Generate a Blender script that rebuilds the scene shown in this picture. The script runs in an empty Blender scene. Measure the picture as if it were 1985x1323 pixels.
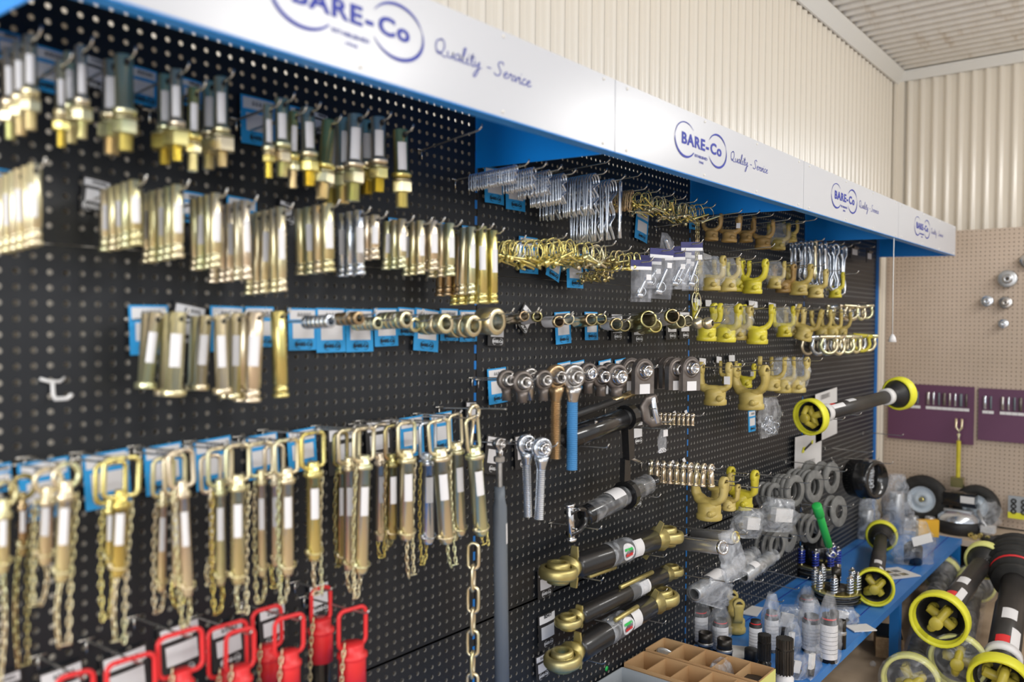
import bpy, math, random
from mathutils import Vector, Matrix, Euler
R = math.radians
rnd = random.Random(7)
SC = bpy.context.scene
COL = SC.collection

# ---------------- camera (fitted to the pegboard's 25.4 mm hole grid) ----------------
W, H, F = 1985.0, 1323.0, 1600.0
YAW, PITCH, ROLL = R(50.81), R(-1.38), R(0.39)
CAM = Vector((0.0, -1.4393, 1.55))
FW = Vector((math.sin(YAW)*math.cos(PITCH), math.cos(YAW)*math.cos(PITCH), math.sin(PITCH)))
_r = Vector((math.cos(YAW), -math.sin(YAW), 0)); _u = _r.cross(FW)
RT = _r*math.cos(ROLL) + _u*math.sin(ROLL)
UP = _u*math.cos(ROLL) - _r*math.sin(ROLL)
cam = bpy.data.cameras.new('camera'); cob = bpy.data.objects.new('camera', cam); COL.objects.link(cob)
cob.matrix_world = Matrix(((RT.x, UP.x, -FW.x, CAM.x), (RT.y, UP.y, -FW.y, CAM.y), (RT.z, UP.z, -FW.z, CAM.z), (0, 0, 0, 1)))
cam.sensor_width = 36.0; cam.lens = 36.0*F/W; cam.clip_start = 0.02; cam.clip_end = 60
cam.dof.use_dof = True; cam.dof.focus_distance = 2.75; cam.dof.aperture_fstop = 1.9
SC.camera = cob
SC.view_settings.view_transform = 'Standard'; SC.view_settings.look = 'None'
SC.view_settings.gamma = 1.0; SC.view_settings.use_curve_mapping = False
SC.view_settings.exposure = 0.16
SC.cycles.max_bounces = 7; SC.cycles.transparent_max_bounces = 16
SC.cycles.diffuse_bounces = 3; SC.cycles.glossy_bounces = 3; SC.cycles.transmission_bounces = 4
SC.cycles.caustics_reflective = False; SC.cycles.caustics_refractive = False
SC.cycles.use_denoising = True

# ---------------- world: the bright open shop behind the camera ----------------
wd = bpy.data.worlds.new('world'); SC.world = wd; wd.use_nodes = True
nt = wd.node_tree; bg = nt.nodes['Background']
tc = nt.nodes.new('ShaderNodeTexCoord'); sp = nt.nodes.new('ShaderNodeSeparateXYZ'); rp = nt.nodes.new('ShaderNodeValToRGB')
mr = nt.nodes.new('ShaderNodeMapRange'); mr.inputs[1].default_value = -1; mr.inputs[2].default_value = 1
nt.links.new(tc.outputs['Generated'], sp.inputs[0]); nt.links.new(sp.outputs[2], mr.inputs[0])
nt.links.new(mr.outputs[0], rp.inputs[0]); nt.links.new(rp.outputs[0], bg.inputs[0])
rp.color_ramp.elements[0].position = 0.30; rp.color_ramp.elements[0].color = (.36, .34, .31, 1)
rp.color_ramp.elements[1].position = 0.50; rp.color_ramp.elements[1].color = (.84, .86, .90, 1)
for p_, c_ in ((.60, (.88, .89, .92, 1)), (.70, (.42, .41, .40, 1)), (.95, (.62, .60, .57, 1))):
    e_ = rp.color_ramp.elements.new(p_); e_.color = c_
bg.inputs[1].default_value = 0.78

def area(name, loc, target, sx, sy, power, col=(1, 1, 1)):
    l = bpy.data.lights.new(name, 'AREA'); l.shape = 'RECTANGLE'; l.size = sx; l.size_y = sy; l.energy = power; l.color = col
    o = bpy.data.objects.new(name, l); COL.objects.link(o); o.location = loc
    o.rotation_euler = (Vector(target)-Vector(loc)).to_track_quat('-Z', 'Y').to_euler()
    return o
# fluorescent battens under the roof and the daylight of the roller door behind the camera
area('batten_light', (0.6, -2.9, 2.9), (0.9, -0.2, 1.0), 1.2, 0.25, 19, (1, .985, .96))
area('batten_light', (2.6, -2.8, 2.9), (2.8, -0.1, 1.0), 1.2, 0.25, 27, (1, .985, .96))
area('batten_light', (4.6, -2.3, 2.8), (4.8, -0.2, 0.8), 1.2, 0.25, 19, (1, .985, .96))
area('door_daylight', (-2.6, -3.4, 1.9), (1.6, 0, 1.2), 2.6, 2.2, 62, (.96, .98, 1.0))

area('left_fill', (-2.3, -.55, 1.5), (1.5, .03, 1.2), 1.0, 1.8, 42, (.97, .98, 1.0))  # added fill from the left, brightens the board cavity and leftmost pins

# ---------------- pixel <-> world helpers ----------------
def ray(px, py):
    return FW + RT*((px-W/2)/F) - UP*((py-H/2)/F)
def U(px, py, d=0.0):          # point on the plane d metres in front of the pegboard
    v = ray(px, py); return CAM + v*((-d-CAM.y)/v.y)
def UX(px, py, x):
    v = ray(px, py); return CAM + v*((x-CAM.x)/v.x)
def UZ(px, py, z):
    v = ray(px, py); return CAM + v*((z-CAM.z)/v.z)
def mpp(p):                    # metres per photo pixel at p
    return (Vector(p)-CAM).dot(FW)/F

# ---------------- materials ----------------
def newmat(name, base, rough=.5, metal=0.0, **k):
    m = bpy.data.materials.new(name); m.use_nodes = True
    b = m.node_tree.nodes['Principled BSDF']
    b.inputs['Base Color'].default_value = (*base, 1); b.inputs['Roughness'].default_value = rough; b.inputs['Metallic'].default_value = metal
    if 'spec' in k: b.inputs['Specular IOR Level'].default_value = k['spec']
    if 'coat' in k: b.inputs['Coat Weight'].default_value = k['coat']
    return m
def vary(m, cols, scale=20, stretch=(1, 1, 1), bump=0.0, rough=None, pos=None, detail=3, obj_random=True):
    n = m.node_tree; b = n.nodes['Principled BSDF']
    t = n.nodes.new('ShaderNodeTexCoord'); mp = n.nodes.new('ShaderNodeMapping'); mp.inputs['Scale'].default_value = stretch
    no = n.nodes.new('ShaderNodeTexNoise'); no.inputs['Scale'].default_value = scale; no.inputs['Detail'].default_value = detail
    n.links.new(t.outputs['Object'], mp.inputs[0]); n.links.new(mp.outputs[0], no.inputs['Vector'])
    if obj_random:
        oi = n.nodes.new('ShaderNodeObjectInfo'); mul = n.nodes.new('ShaderNodeMath'); mul.operation = 'MULTIPLY'; mul.inputs[1].default_value = 50
        no.noise_dimensions = '4D'; n.links.new(oi.outputs['Random'], mul.inputs[0]); n.links.new(mul.outputs[0], no.inputs['W'])
    r = n.nodes.new('ShaderNodeValToRGB'); el = r.color_ramp.elements
    ps = pos or [0.3+0.4*i/(len(cols)-1) for i in range(len(cols))]
    while len(el) < len(cols): el.new(.5)
    for e, c, p in zip(el, cols, ps): e.position = p; e.color = (*c, 1)
    n.links.new(no.outputs['Fac'], r.inputs[0]); n.links.new(r.outputs[0], b.inputs['Base Color'])
    if bump:
        bu = n.nodes.new('ShaderNodeBump'); bu.inputs['Strength'].default_value = bump; bu.inputs['Distance'].default_value = .002
        n.links.new(no.outputs['Fac'], bu.inputs['Height']); n.links.new(bu.outputs[0], b.inputs['Normal'])
    return m
M = {}
M['board'] = newmat('black_enamel', (.016, .018, .022), .40, spec=.4)
M['board_raw'] = newmat('raw_hardboard_core', (.25, .24, .22), .6)
M['wall'] = newmat('cream_steel', (.78, .71, .60), .24)
M['ceil'] = vary(newmat('ceiling_steel', (.78, .73, .65), .5), [(.62, .54, .44), (.76, .71, .63), (.80, .76, .69)], 3, (1, 6, 1), pos=[.25, .4, .7], obj_random=False)
M['flash'] = newmat('flashing_steel', (.78, .76, .71), .35)
M['floor'] = vary(newmat('concrete', (.36, .26, .18), .7), [(.36, .26, .17), (.50, .375, .26), (.56, .43, .31)], 4, bump=.2, obj_random=False)
M['beige'] = vary(newmat('beige_hardboard', (.56, .44, .34), .6), [(.50, .40, .31), (.62, .50, .40)], 1.6, obj_random=False)
M['beige_edge'] = newmat('hardboard_edge', (.42, .32, .24), .8)
M['timber'] = newmat('pale_timber', (.70, .62, .47), .6)
M['white'] = newmat('white_acrylic', (.59, .61, .66), .25)
M['blue'] = newmat('blue_paint', (.012, .19, .58), .35)
M['canopyblue'] = newmat('canopy_blue', (.004, .30, .92), .4)
M['shelfblue'] = vary(newmat('worn_blue_paint', (.04, .22, .62), .4), [(.04, .21, .62), (.055, .25, .68), (.20, .34, .60)], 6, pos=[.3, .62, .78], detail=8, obj_random=False)
M['ink'] = newmat('blue_ink', (.012, .03, .36), .5)
M['black_ink'] = newmat('black_ink', (.015, .015, .018), .6)
M['white_ink'] = newmat('white_ink', (.85, .85, .85), .6)
GOLD = [(.72, .65, .34), (.90, .83, .50), (.90, .77, .54), (.79, .82, .50), (.97, .91, .60)]
M['gold'] = vary(newmat('yellow_zinc', (.8, .7, .4), .28, .88), GOLD, 9, (1, 1, .25))
M['brass'] = vary(newmat('golden_zinc', (.8, .62, .2), .27, .9), [(.74, .58, .16), (.90, .78, .28), (.92, .84, .40)], 9, (1, 1, .25))
M['olive'] = vary(newmat('olive_zinc', (.4, .35, .16), .24, .92), [(.30, .28, .12), (.50, .44, .20), (.56, .38, .24)], 9)
M['pink'] = vary(newmat('rosy_zinc', (.8, .66, .55), .28, .88), [(.78, .70, .42), (.92, .78, .60), (.88, .85, .60)], 9, (1, 1, .25))
M['silver'] = vary(newmat('clear_zinc', (.72, .75, .8), .24, .9), [(.66, .72, .80), (.86, .90, .96)], 12)
M['steel'] = vary(newmat('machined_steel', (.6, .58, .56), .28, .95), [(.48, .46, .44), (.68, .66, .64)], 14)
M['cast'] = vary(newmat('phosphated_steel', (.20, .17, .155), .42, .6), [(.13, .11, .10), (.26, .225, .20)], 22, bump=.25)
M['chrome'] = newmat('bright_chrome', (.82, .82, .83), .1, 1.0)
M['hook'] = newmat('plated_wire', (.60, .58, .54), .25, .9)
M['blackmetal'] = newmat('gloss_black', (.012, .012, .013), .22, .0, coat=.5)
M['blackmatt'] = newmat('matt_black', (.02, .02, .021), .5)
M['rubber'] = vary(newmat('tyre_rubber', (.02, .02, .02), .75), [(.012, .012, .012), (.035, .033, .03)], 20)
M['spline'] = vary(newmat('dark_spline_steel', (.05, .045, .04), .35, .7), [(.03, .028, .026), (.09, .08, .07)], 15)
M['red'] = newmat('red_plastic', (.84, .035, .04), .38)
M['grey'] = newmat('grey_paint', (.16, .185, .215), .45)
M['greyfibre'] = vary(newmat('friction_lining', (.2, .2, .195), .8), [(.15, .15, .145), (.26, .26, .25)], 30)
M['yellow'] = vary(newmat('yellow_enamel', (.76, .66, .05), .35), [(.52, .43, .03), (.78, .69, .06)], 10)
M['oliveyellow'] = vary(newmat('olive_yellow_enamel', (.5, .42, .05), .38), [(.38, .31, .04), (.62, .52, .08)], 10)
M['ochre'] = vary(newmat('ochre_enamel', (.58, .44, .13), .42), [(.36, .27, .07), (.54, .42, .12), (.66, .54, .22)], 9)
M['brown'] = vary(newmat('brown_ochre_enamel', (.42, .26, .08), .45), [(.28, .17, .055), (.50, .32, .11)], 9)
M['guard'] = newmat('yellow_guard_plastic', (.86, .84, .05), .4)
M['guardpale'] = newmat('dusty_yellow_plastic', (.80, .80, .26), .5)
M['shaft'] = vary(newmat('black_plastic_tube', (.03, .028, .027), .42), [(.022, .021, .02), (.055, .05, .048)], 8)
M['green'] = newmat('green_sleeve', (.03, .52, .10), .4)
M['bluespring'] = newmat('blue_spring_enamel', (.02, .05, .42), .3)
M['bluenet'] = newmat('blue_net_sleeve', (.07, .27, .55), .6)
M['brightsteel'] = vary(newmat('turned_bright_steel', (.75, .74, .73), .38, .85), [(.66, .65, .64), (.82, .81, .80)], 14)
M['linkblack'] = newmat('link_black_enamel', (.018, .017, .017), .3, coat=.3)
M['linkgold'] = vary(newmat('satin_golden_zinc', (.6, .5, .2), .42, .85), [(.50, .42, .16), (.68, .58, .24), (.60, .54, .28)], 10)
M['copper'] = vary(newmat('bronze_zinc', (.55, .36, .20), .32, .9), [(.48, .33, .18), (.72, .52, .30)], 10)
M['label'] = newmat('white_sticker', (.84, .83, .84), .5)
M['cardblue'] = newmat('blue_card', (.03, .38, .82), .5)
M['cardblack'] = newmat('black_card', (.03, .028, .028), .5)
M['paper'] = newmat('paper', (.80, .79, .78), .6)
M['purple'] = vary(newmat('purple_paint', (.13, .045, .10), .5), [(.115, .04, .09), (.15, .055, .12)], 2, obj_random=False)
M['cardboard'] = vary(newmat('cardboard', (.55, .33, .16), .75), [(.48, .28, .13), (.62, .40, .20)], 5)
M['boxgrey'] = newmat('grey_box_board', (.38, .41, .44), .6)
M['tin'] = newmat('dull_tin', (.55, .56, .57), .38, .8)
M['wheelrim'] = newmat('pale_rim_paint', (.62, .70, .78), .35)
M['header'] = newmat('purple_header_card', (.035, .035, .16), .4)
M['string'] = newmat('white_cord', (.8, .8, .78), .6)
M['orange'] = newmat('orange_card', (.9, .48, .03), .5)
M['wood'] = vary(newmat('raw_wood', (.5, .33, .18), .7), [(.40, .25, .13), (.58, .40, .23)], 8, (1, 8, 8))
M['plywood'] = vary(newmat('bench_board', (.62, .50, .38), .5), [(.56, .45, .34), (.68, .56, .44)], 4)
def plastic(name, tint, alpha, rough=.12):
    m = bpy.data.materials.new(name); m.use_nodes = True; n = m.node_tree; n.nodes.clear()
    o = n.nodes.new('ShaderNodeOutputMaterial'); mx = n.nodes.new('ShaderNodeMixShader'); tr = n.nodes.new('ShaderNodeBsdfTransparent')
    p = n.nodes.new('ShaderNodeBsdfPrincipled'); p.inputs['Base Color'].default_value = (*tint, 1); p.inputs['Roughness'].default_value = rough
    p.inputs['Specular IOR Level'].default_value = .9
    t = n.nodes.new('ShaderNodeTexCoord'); no = n.nodes.new('ShaderNodeTexNoise'); no.inputs['Scale'].default_value = 13; no.inputs['Detail'].default_value = 1.5
    no.inputs['Distortion'].default_value = 2.2
    mr_ = n.nodes.new('ShaderNodeMapRange'); mr_.inputs[1].default_value = .42; mr_.inputs[2].default_value = .72
    mr_.inputs[3].default_value = alpha*.5; mr_.inputs[4].default_value = min(1, alpha*1.7)
    bu = n.nodes.new('ShaderNodeBump'); bu.inputs['Strength'].default_value = .55; bu.inputs['Distance'].default_value = .008
    n.links.new(t.outputs['Object'], no.inputs['Vector']); n.links.new(no.outputs['Fac'], bu.inputs['Height']); n.links.new(bu.outputs[0], p.inputs['Normal'])
    n.links.new(no.outputs['Fac'], mr_.inputs[0]); n.links.new(mr_.outputs[0], mx.inputs[0])
    n.links.new(tr.outputs[0], mx.inputs[1]); n.links.new(p.outputs[0], mx.inputs[2]); n.links.new(mx.outputs[0], o.inputs[0])
    return m
M['bag'] = plastic('clear_polythene', (.82, .84, .88), .20)
M['bagcloudy'] = plastic('cloudy_polythene', (.72, .76, .82), .32)
M['blister'] = plastic('clear_blister', (.78, .80, .87), .13, .08)

# ---------------- mesh builder ----------------
def frame_from(d, up=(0, 0, 1)):
    z = Vector(d).normalized(); u = Vector(up)
    if abs(z.dot(u)) > .98: u = Vector((1, 0, 0)) if abs(z.x) < .9 else Vector((0, 1, 0))
    x = u.cross(z).normalized(); y = z.cross(x)
    return Matrix(((x.x, y.x, z.x), (x.y, y.y, z.y), (x.z, y.z, z.z))).to_4x4()
def T(p, d=None, up=(0, 0, 1)):
    m = Matrix.Translation(Vector(p))
    return m @ frame_from(d, up) if d is not None else m
class MB:
    def __init__(s): s.v = []; s.f = []; s.sm = []
    def add(s, vs, fs, m=None, smooth=True):
        b = len(s.v)
        for p in vs:
            p = Vector(p); s.v.append(tuple(m @ p if m else p))
        for f in fs: s.f.append(tuple(i+b for i in f)); s.sm.append(smooth)
        return s
    def box(s, c, sz, m=None, ch=0):
        x, y, z = sz[0]/2, sz[1]/2, sz[2]/2; cx, cy, cz = c
        vs = [(cx+a*x, cy+b*y, cz+d*z) for a in (-1, 1) for b in (-1, 1) for d in (-1, 1)]
        fs = [(0, 1, 3, 2), (4, 6, 7, 5), (0, 4, 5, 1), (2, 3, 7, 6), (0, 2, 6, 4), (1, 5, 7, 3)]
        return s.add(vs, fs, m, False)
    def lathe(s, prof, m=None, seg=20, smooth=True, hexa=False):
        # prof: list of (r, z); r = 0 closes
        vs = []; fs = []; rings = []
        for r, z in prof:
            if r <= 1e-9: rings.append([len(vs)]); vs.append((0, 0, z))
            else:
                rings.append(list(range(len(vs), len(vs)+seg)))
                vs += [(r*math.cos(2*math.pi*i/seg), r*math.sin(2*math.pi*i/seg), z) for i in range(seg)]
        for a, b in zip(rings, rings[1:]):
            for i in range(seg):
                j = (i+1) % seg
                if len(a) == 1 and len(b) == 1: break
                if len(a) == 1: fs.append((a[0], b[j], b[i]))
                elif len(b) == 1: fs.append((a[i], a[j], b[0]))
                else: fs.append((a[i], a[j], b[j], b[i]))
        return s.add(vs, fs, m, smooth)
    def cyl(s, a, b, r, seg=16, r2=None, smooth=True):
        a = Vector(a); b = Vector(b); L = (b-a).length; r2 = r if r2 is None else r2
        m = T(a, b-a); e = min(r, r2)*.12
        return s.lathe([(0, 0), (r-e, 0), (r, e), (r2, L-e), (r2-e, L), (0, L)], m, seg, smooth)
    def ring(s, c, d, ro, ri, w, seg=24):        # hollow cylinder, centred on c along d
        m = T(Vector(c), d); e = min(w*.15, (ro-ri)*.2)
        return s.lathe([(ri, -w/2), (ro-e, -w/2), (ro, -w/2+e), (ro, w/2-e), (ro-e, w/2), (ri, w/2), (ri, -w/2)], m, seg)
    def tube(s, pts, r, seg=8, closed=False, flat=1.0):
        pts = [Vector(p) for p in pts]; n = len(pts); vs = []; fs = []; pu = None
        for i, p in enumerate(pts):
            if closed: d = pts[(i+1) % n]-pts[i-1]
            else: d = pts[min(i+1, n-1)]-pts[max(i-1, 0)]
            if d.length < 1e-9: d = Vector((0, 0, 1))
            d.normalize()
            if pu is None:
                pu = Vector((0, 0, 1)) if abs(d.z) < .9 else Vector((1, 0, 0))
            x = pu.cross(d)
            if x.length < 1e-6: x = Vector((0, 1, 0)).cross(d)
            x.normalize(); y = d.cross(x); pu = y
            rr = r[i] if isinstance(r, (list, tuple)) else r
            for k in range(seg):
                a = 2*math.pi*k/seg; vs.append(p+x*(rr*math.cos(a))+y*(rr*flat*math.sin(a)))
        for i in range(n if closed else n-1):
            j = (i+1) % n
            for k in range(seg):
                l = (k+1) % seg; fs.append((i*seg+k, i*seg+l, j*seg+l, j*seg+k))
        if not closed: fs.append(tuple(range(seg))[::-1]); fs.append(tuple((n-1)*seg+k for k in range(seg)))
        return s.add(vs, fs)
    def prism(s, poly, z0, z1, m=None, smooth=False):
        n = len(poly); vs = [(x, y, z0) for x, y in poly]+[(x, y, z1) for x, y in poly]
        fs = [tuple(range(n))[::-1], tuple(range(n, 2*n))]
        b = len(s.v); s.add(vs, fs, m, False)
        for i in range(n):
            j = (i+1) % n; s.f.append((b+i, b+j, b+n+j, b+n+i)); s.sm.append(smooth)
        return s
    def plate_hole(s, outer, hole_c, hole_r, z0, z1, m=None):   # outer polygon (ccw, star-shaped about the hole) with a round hole
        n = len(outer); inn = []
        for x, y in outer:
            a = math.atan2(y-hole_c[1], x-hole_c[0]); inn.append((hole_c[0]+hole_r*math.cos(a), hole_c[1]+hole_r*math.sin(a)))
        vs = [(x, y, z0) for x, y in outer]+[(x, y, z1) for x, y in outer]+[(x, y, z0) for x, y in inn]+[(x, y, z1) for x, y in inn]
        fs = []
        for i in range(n):
            j = (i+1) % n
            fs += [(i, j, n+j, n+i), (n+i, n+j, 3*n+j, 3*n+i), (3*n+i, 3*n+j, 2*n+j, 2*n+i), (2*n+i, 2*n+j, j, i)]
        return s.add(vs, fs, m, False)
    def sphere(s, c, r, m=None, seg=14, rings=9, sc=(1, 1, 1)):
        pr = [(r*math.sin(math.pi*i/rings) if 0 < i < rings else 0, -r*math.cos(math.pi*i/rings)) for i in range(rings+1)]
        mm = Matrix.Translation(Vector(c)) @ Matrix.Diagonal((*sc, 1))
        return s.lathe(pr, (m @ mm) if m else mm, seg)
    def mesh(s, name):
        me = bpy.data.meshes.new(name); me.from_pydata(s.v, [], s.f)
        me.polygons.foreach_set('use_smooth', s.sm); me.update()
        return me
    def build(s, name, mat, parent=None, mw=None, me=None):
        me = me or s.mesh(name)
        if not me.materials: me.materials.append(M[mat] if isinstance(mat, str) else mat)
        o = bpy.data.objects.new(name, me); COL.objects.link(o)
        if parent is not None: o.parent = parent
        if mw is not None: o.matrix_local = mw
        return o
LABELS = {}
def tag(o, label, cat, group=None):
    o['label'] = label; o['category'] = cat
    if group: o['group'] = group
    n = len(label.split())
    if n > 16 or n < 4: print('LABEL LENGTH', n, label)
    if label in LABELS: print('LABEL TWICE', label)
    LABELS[label] = 1
    return o
def struct(o): o['kind'] = 'structure'; return o
def empty(name, loc=(0, 0, 0), rot=None):
    o = bpy.data.objects.new(name, None); COL.objects.link(o); o.location = loc; o.empty_display_size = .02
    if rot is not None: o.rotation_euler = rot
    return o
def copy_tree(o, parent=None):
    c = o.copy(); COL.objects.link(c)
    if parent is not None: c.parent = parent
    for ch in CH.get(o.name, ()):
        copy_tree(ch, c)
    return c
CH = {}
class Kids:      # remembers children by name so that copies need no scene walk
    pass
def part(o):
    CH.setdefault(o.parent.name, []).append(o); return o
def place(o, loc, rot=None, sc=None):
    o.location = loc
    if rot is not None: o.rotation_euler = rot
    if sc is not None: o.scale = (sc, sc, sc) if not hasattr(sc, '__len__') else sc
    return o
ORD = ['frontmost', 'second from the front', 'third from the front', 'fourth from the front', 'fifth from the front', 'sixth from the front', 'seventh from the front', 'eighth from the front', 'ninth from the front', 'tenth from the front']
NTH = ['first', 'second', 'third', 'fourth', 'fifth', 'sixth', 'seventh', 'eighth', 'ninth', 'tenth', 'eleventh', 'twelfth', 'thirteenth', 'fourteenth', 'fifteenth', 'sixteenth', 'seventeenth', 'eighteenth', 'nineteenth', 'twentieth']
def ordn(i, n):
    if n == 1: return 'alone'
    if i == n-1: return 'rearmost'
    return ORD[i]

def nth(i): return NTH[i]
# ================= SETTING =================
XE = 5.97; YB = 0.105; XS = 1.614; BAY = 1.2
ZC = UX(1726, 153, XE).z          # eaves height where the walls meet the roof
def corrugated(name, origin, along, up, length, height, mat, pitch=.076, amp=.008, n=Vector((0, -1, 0))):
    mb = MB(); N = int(length/pitch*10); vs = []; fs = []
    for i in range(N+1):
        s_ = i*pitch/10; ph = (i % 10)/10
        h = amp*(-1 if ph < .55 else (1 if .65 < ph < .95 else 0))      # trapezoid ribs
        p = Vector(origin)+Vector(along)*s_+n*h
        vs += [p, p+Vector(up)*height]
    for i in range(N): fs.append((2*i, 2*i+1, 2*i+3, 2*i+2))
    mb.add(vs, fs, None, True)
    return struct(mb.build(name, mat))
corrugated('wall_back', (-1.5, YB, 0), (1, 0, 0), (0, 0, 1), XE+1.5+.05, ZC+.05, 'wall')
corrugated('wall_end', (XE, YB+.05, 0), (0, -1, 0), (0, 0, 1), 4.2, ZC+.05, 'wall', n=Vector((-1, 0, 0)))
corrugated('ceiling', (-1.5, YB+.06, ZC+.035), (1, 0, 0), (0, -1, 0), XE+1.6, 4.2, 'ceil', pitch=.1, amp=.011, n=Vector((0, 0, -1)))
struct(MB().box((2.0, -1.9, -.02), (8.6, 4.4, .04)).build('floor', 'floor'))
m_ = MB(); m_.prism([(0, 0), (.0, -.075), (.012, -.075), (.06, -.012), (.06, 0)], 0, XE+1.5, Matrix(((0, 0, 1, -1.5), (-1, 0, 0, YB-.01), (0, 1, 0, ZC+.022), (0, 0, 0, 1))))
struct(m_.build('trim_1', 'flash'))
m_ = MB(); m_.prism([(0, 0), (.0, -.06), (.012, -.06), (.05, -.012), (.05, 0)], 0, 4.2, Matrix(((-1, 0, 0, XE-.01), (0, 0, -1, YB), (0, 1, 0, ZC+.022), (0, 0, 0, 1))))
struct(m_.build('trim_2', 'flash'))
struct(MB().box((XE-.012, YB-.03, ZC/2), (.012, .055, ZC)).box((XE-.04, YB-.012, ZC/2), (.055, .012, ZC)).build('trim_3', 'wall'))

# ---- pegboards with real holes ----
def pegboard(name, x0, nx, z0, nz, ox, oz, wid, hei, hr=.0053, th=.0035, seg=10, P=.0254, mat='board'):
    """panel from (x0,z0) size wid x hei; first hole at offset ox,oz; holes pushed through thickness th"""
    vs = []; fs = []; sm = []; inner = []
    xs = [x0] + [x0+ox+P*(i-.5) for i in range(nx+1)] + [x0+wid]
    zs = [z0] + [z0+oz+P*(j-.5) for j in range(nz+1)] + [z0+hei]
    idx = {}
    def V(x, y, z):
        vs.append((x, y, z)); return len(vs)-1
    grid = [[V(x, 0, z) for z in zs] for x in xs]
    # outer strips
    NX, NZ = len(xs), len(zs)
    for i in range(NX-1):
        for j in range(NZ-1):
            a, b, c, d = grid[i][j], grid[i+1][j], grid[i+1][j+1], grid[i][j+1]
            if 0 < i < NX-2 and 0 < j < NZ-2:
                cx = (xs[i]+xs[i+1])/2; cz = (zs[j]+zs[j+1])/2
                ring = [V(cx+hr*math.cos(2*math.pi*k/8+math.pi/8-3*math.pi/4), 0, cz+hr*math.sin(2*math.pi*k/8+math.pi/8-3*math.pi/4)) for k in range(8)]
                back = [V(vs[r][0], th, vs[r][2]) for r in ring]
                co = [a, b, c, d]
                for k in range(4):
                    r0, r1 = ring[2*k-1], ring[2*k]
                    # corner k sits between ring[2k-1] and ring[2k]
                    fs.append((co[k], r1, r0)); sm.append(False)
                    fs.append((co[k], co[(k+1) % 4], ring[(2*k+1) % 8], r1)); sm.append(False)
                for k in range(8):
                    l = (k+1) % 8; fs.append((ring[k], ring[l], back[l], back[k])); sm.append(True); inner.append(len(fs)-1)
            else:
                fs.append((a, b, c, d)); sm.append(False)
    me = bpy.data.meshes.new(name); me.from_pydata(vs, [], fs); me.polygons.foreach_set('use_smooth', sm); me.update()
    me.materials.append(M[mat]); me.materials.append(M['board_raw' if mat == 'board' else 'beige_edge'])
    for q in inner: me.polygons[q].material_index = 1
    o = bpy.data.objects.new(name, me); COL.objects.link(o); return o
ZT = 2.115
Z0B = U(566, 692.4, 0).z                      # one hole row's height fixes the grid
NZ = 72
ztop_row = Z0B + .0254*math.floor((ZT-.02-Z0B)/.0254)
gond = []
seam1 = U(1033, 1166, 0).z; seam2 = U(1050, 542, 0).z
names = ['leftmost black pegboard bay holding the zinc pin rows', 'second black pegboard bay, with clips, tubes and top links', 'third black pegboard bay behind the painted yokes', 'farthest black pegboard bay beside the pale timber post']
def row_z(k): return ztop_row-.0254*k
import bisect
for b in range(0, 4):
    xl = XS-BAY+b*BAY+.006
    root = empty('pegboard_bay', (xl, 0, 0))
    lab = (['black pegboard bay at the extreme left of the frame']+names)[b+1]
    tag(root, lab, 'pegboard', 'black pegboard bays along the wall')
    # split in three panels along the two visible seams
    rows = [row_z(k) for k in range(NZ)]
    cuts = [ZT, seam2, seam1, .31]
    rows = [z for z in rows if z > .325]
    for pz1, pz0 in zip(cuts, cuts[1:]):
        rr = [z for z in rows if pz0+.006 < z < pz1-.006]
        p = pegboard('board_panel', .0, 46, pz0+.0008, len(rr), .0225, rr[-1]-pz0-.0008, BAY-.012, pz1-pz0-.0016)
        p.parent = root
    # slotted blue upright at the left joint
    st = MB(); st.box((-.006, .006, 1.05), (.017, .006, 2.1)); st.build('upright', 'cardblack', root)
    sl = MB(); z = .3
    while z < ZT-.05:
        sl.box((-.006, .0018, z), (.0085, .003, .0225)); z += .042
    sl.build('slot_strip', 'blue', root)
root.name = 'pegboard_bay'
# end upright and pale timber post
post = MB(); post.box((5.232, .02, 1.1), (.03, .075, 2.2)); tag(post.build('timber_post', 'timber'), 'pale timber post closing the far end of the black pegboard', 'post')
eu = MB(); eu.box((5.2105, .01, 1.06), (.008, .05, 2.12)); tag(eu.build('end_upright', 'shelfblue'), 'thin blue steel upright against the pale timber post', 'upright')

# ---- beige pegboard on the end wall ----
ztb = UX(1790, 451, 5.80).z
bp = pegboard('pegboard_sheet', 0, 96, 0, 72, .0127, .0127, 96*.0254, 72*.0254, hr=.0040, th=.004, mat='beige')
bp.matrix_world = Matrix(((0, 1, 0, 5.80), (-1, 0, 0, .098), (0, 0, 1, ztb-72*.0254), (0, 0, 0, 1)))
tag(bp, 'beige hardboard pegboard covering the end wall', 'pegboard')
bk = MB(); bk.box((5.815, .098-48*.0254, ztb-36*.0254), (.006, 96*.0254, 72*.0254)); o = bk.build('backing', 'beige_edge', bp, bp.matrix_world.inverted())
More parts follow.
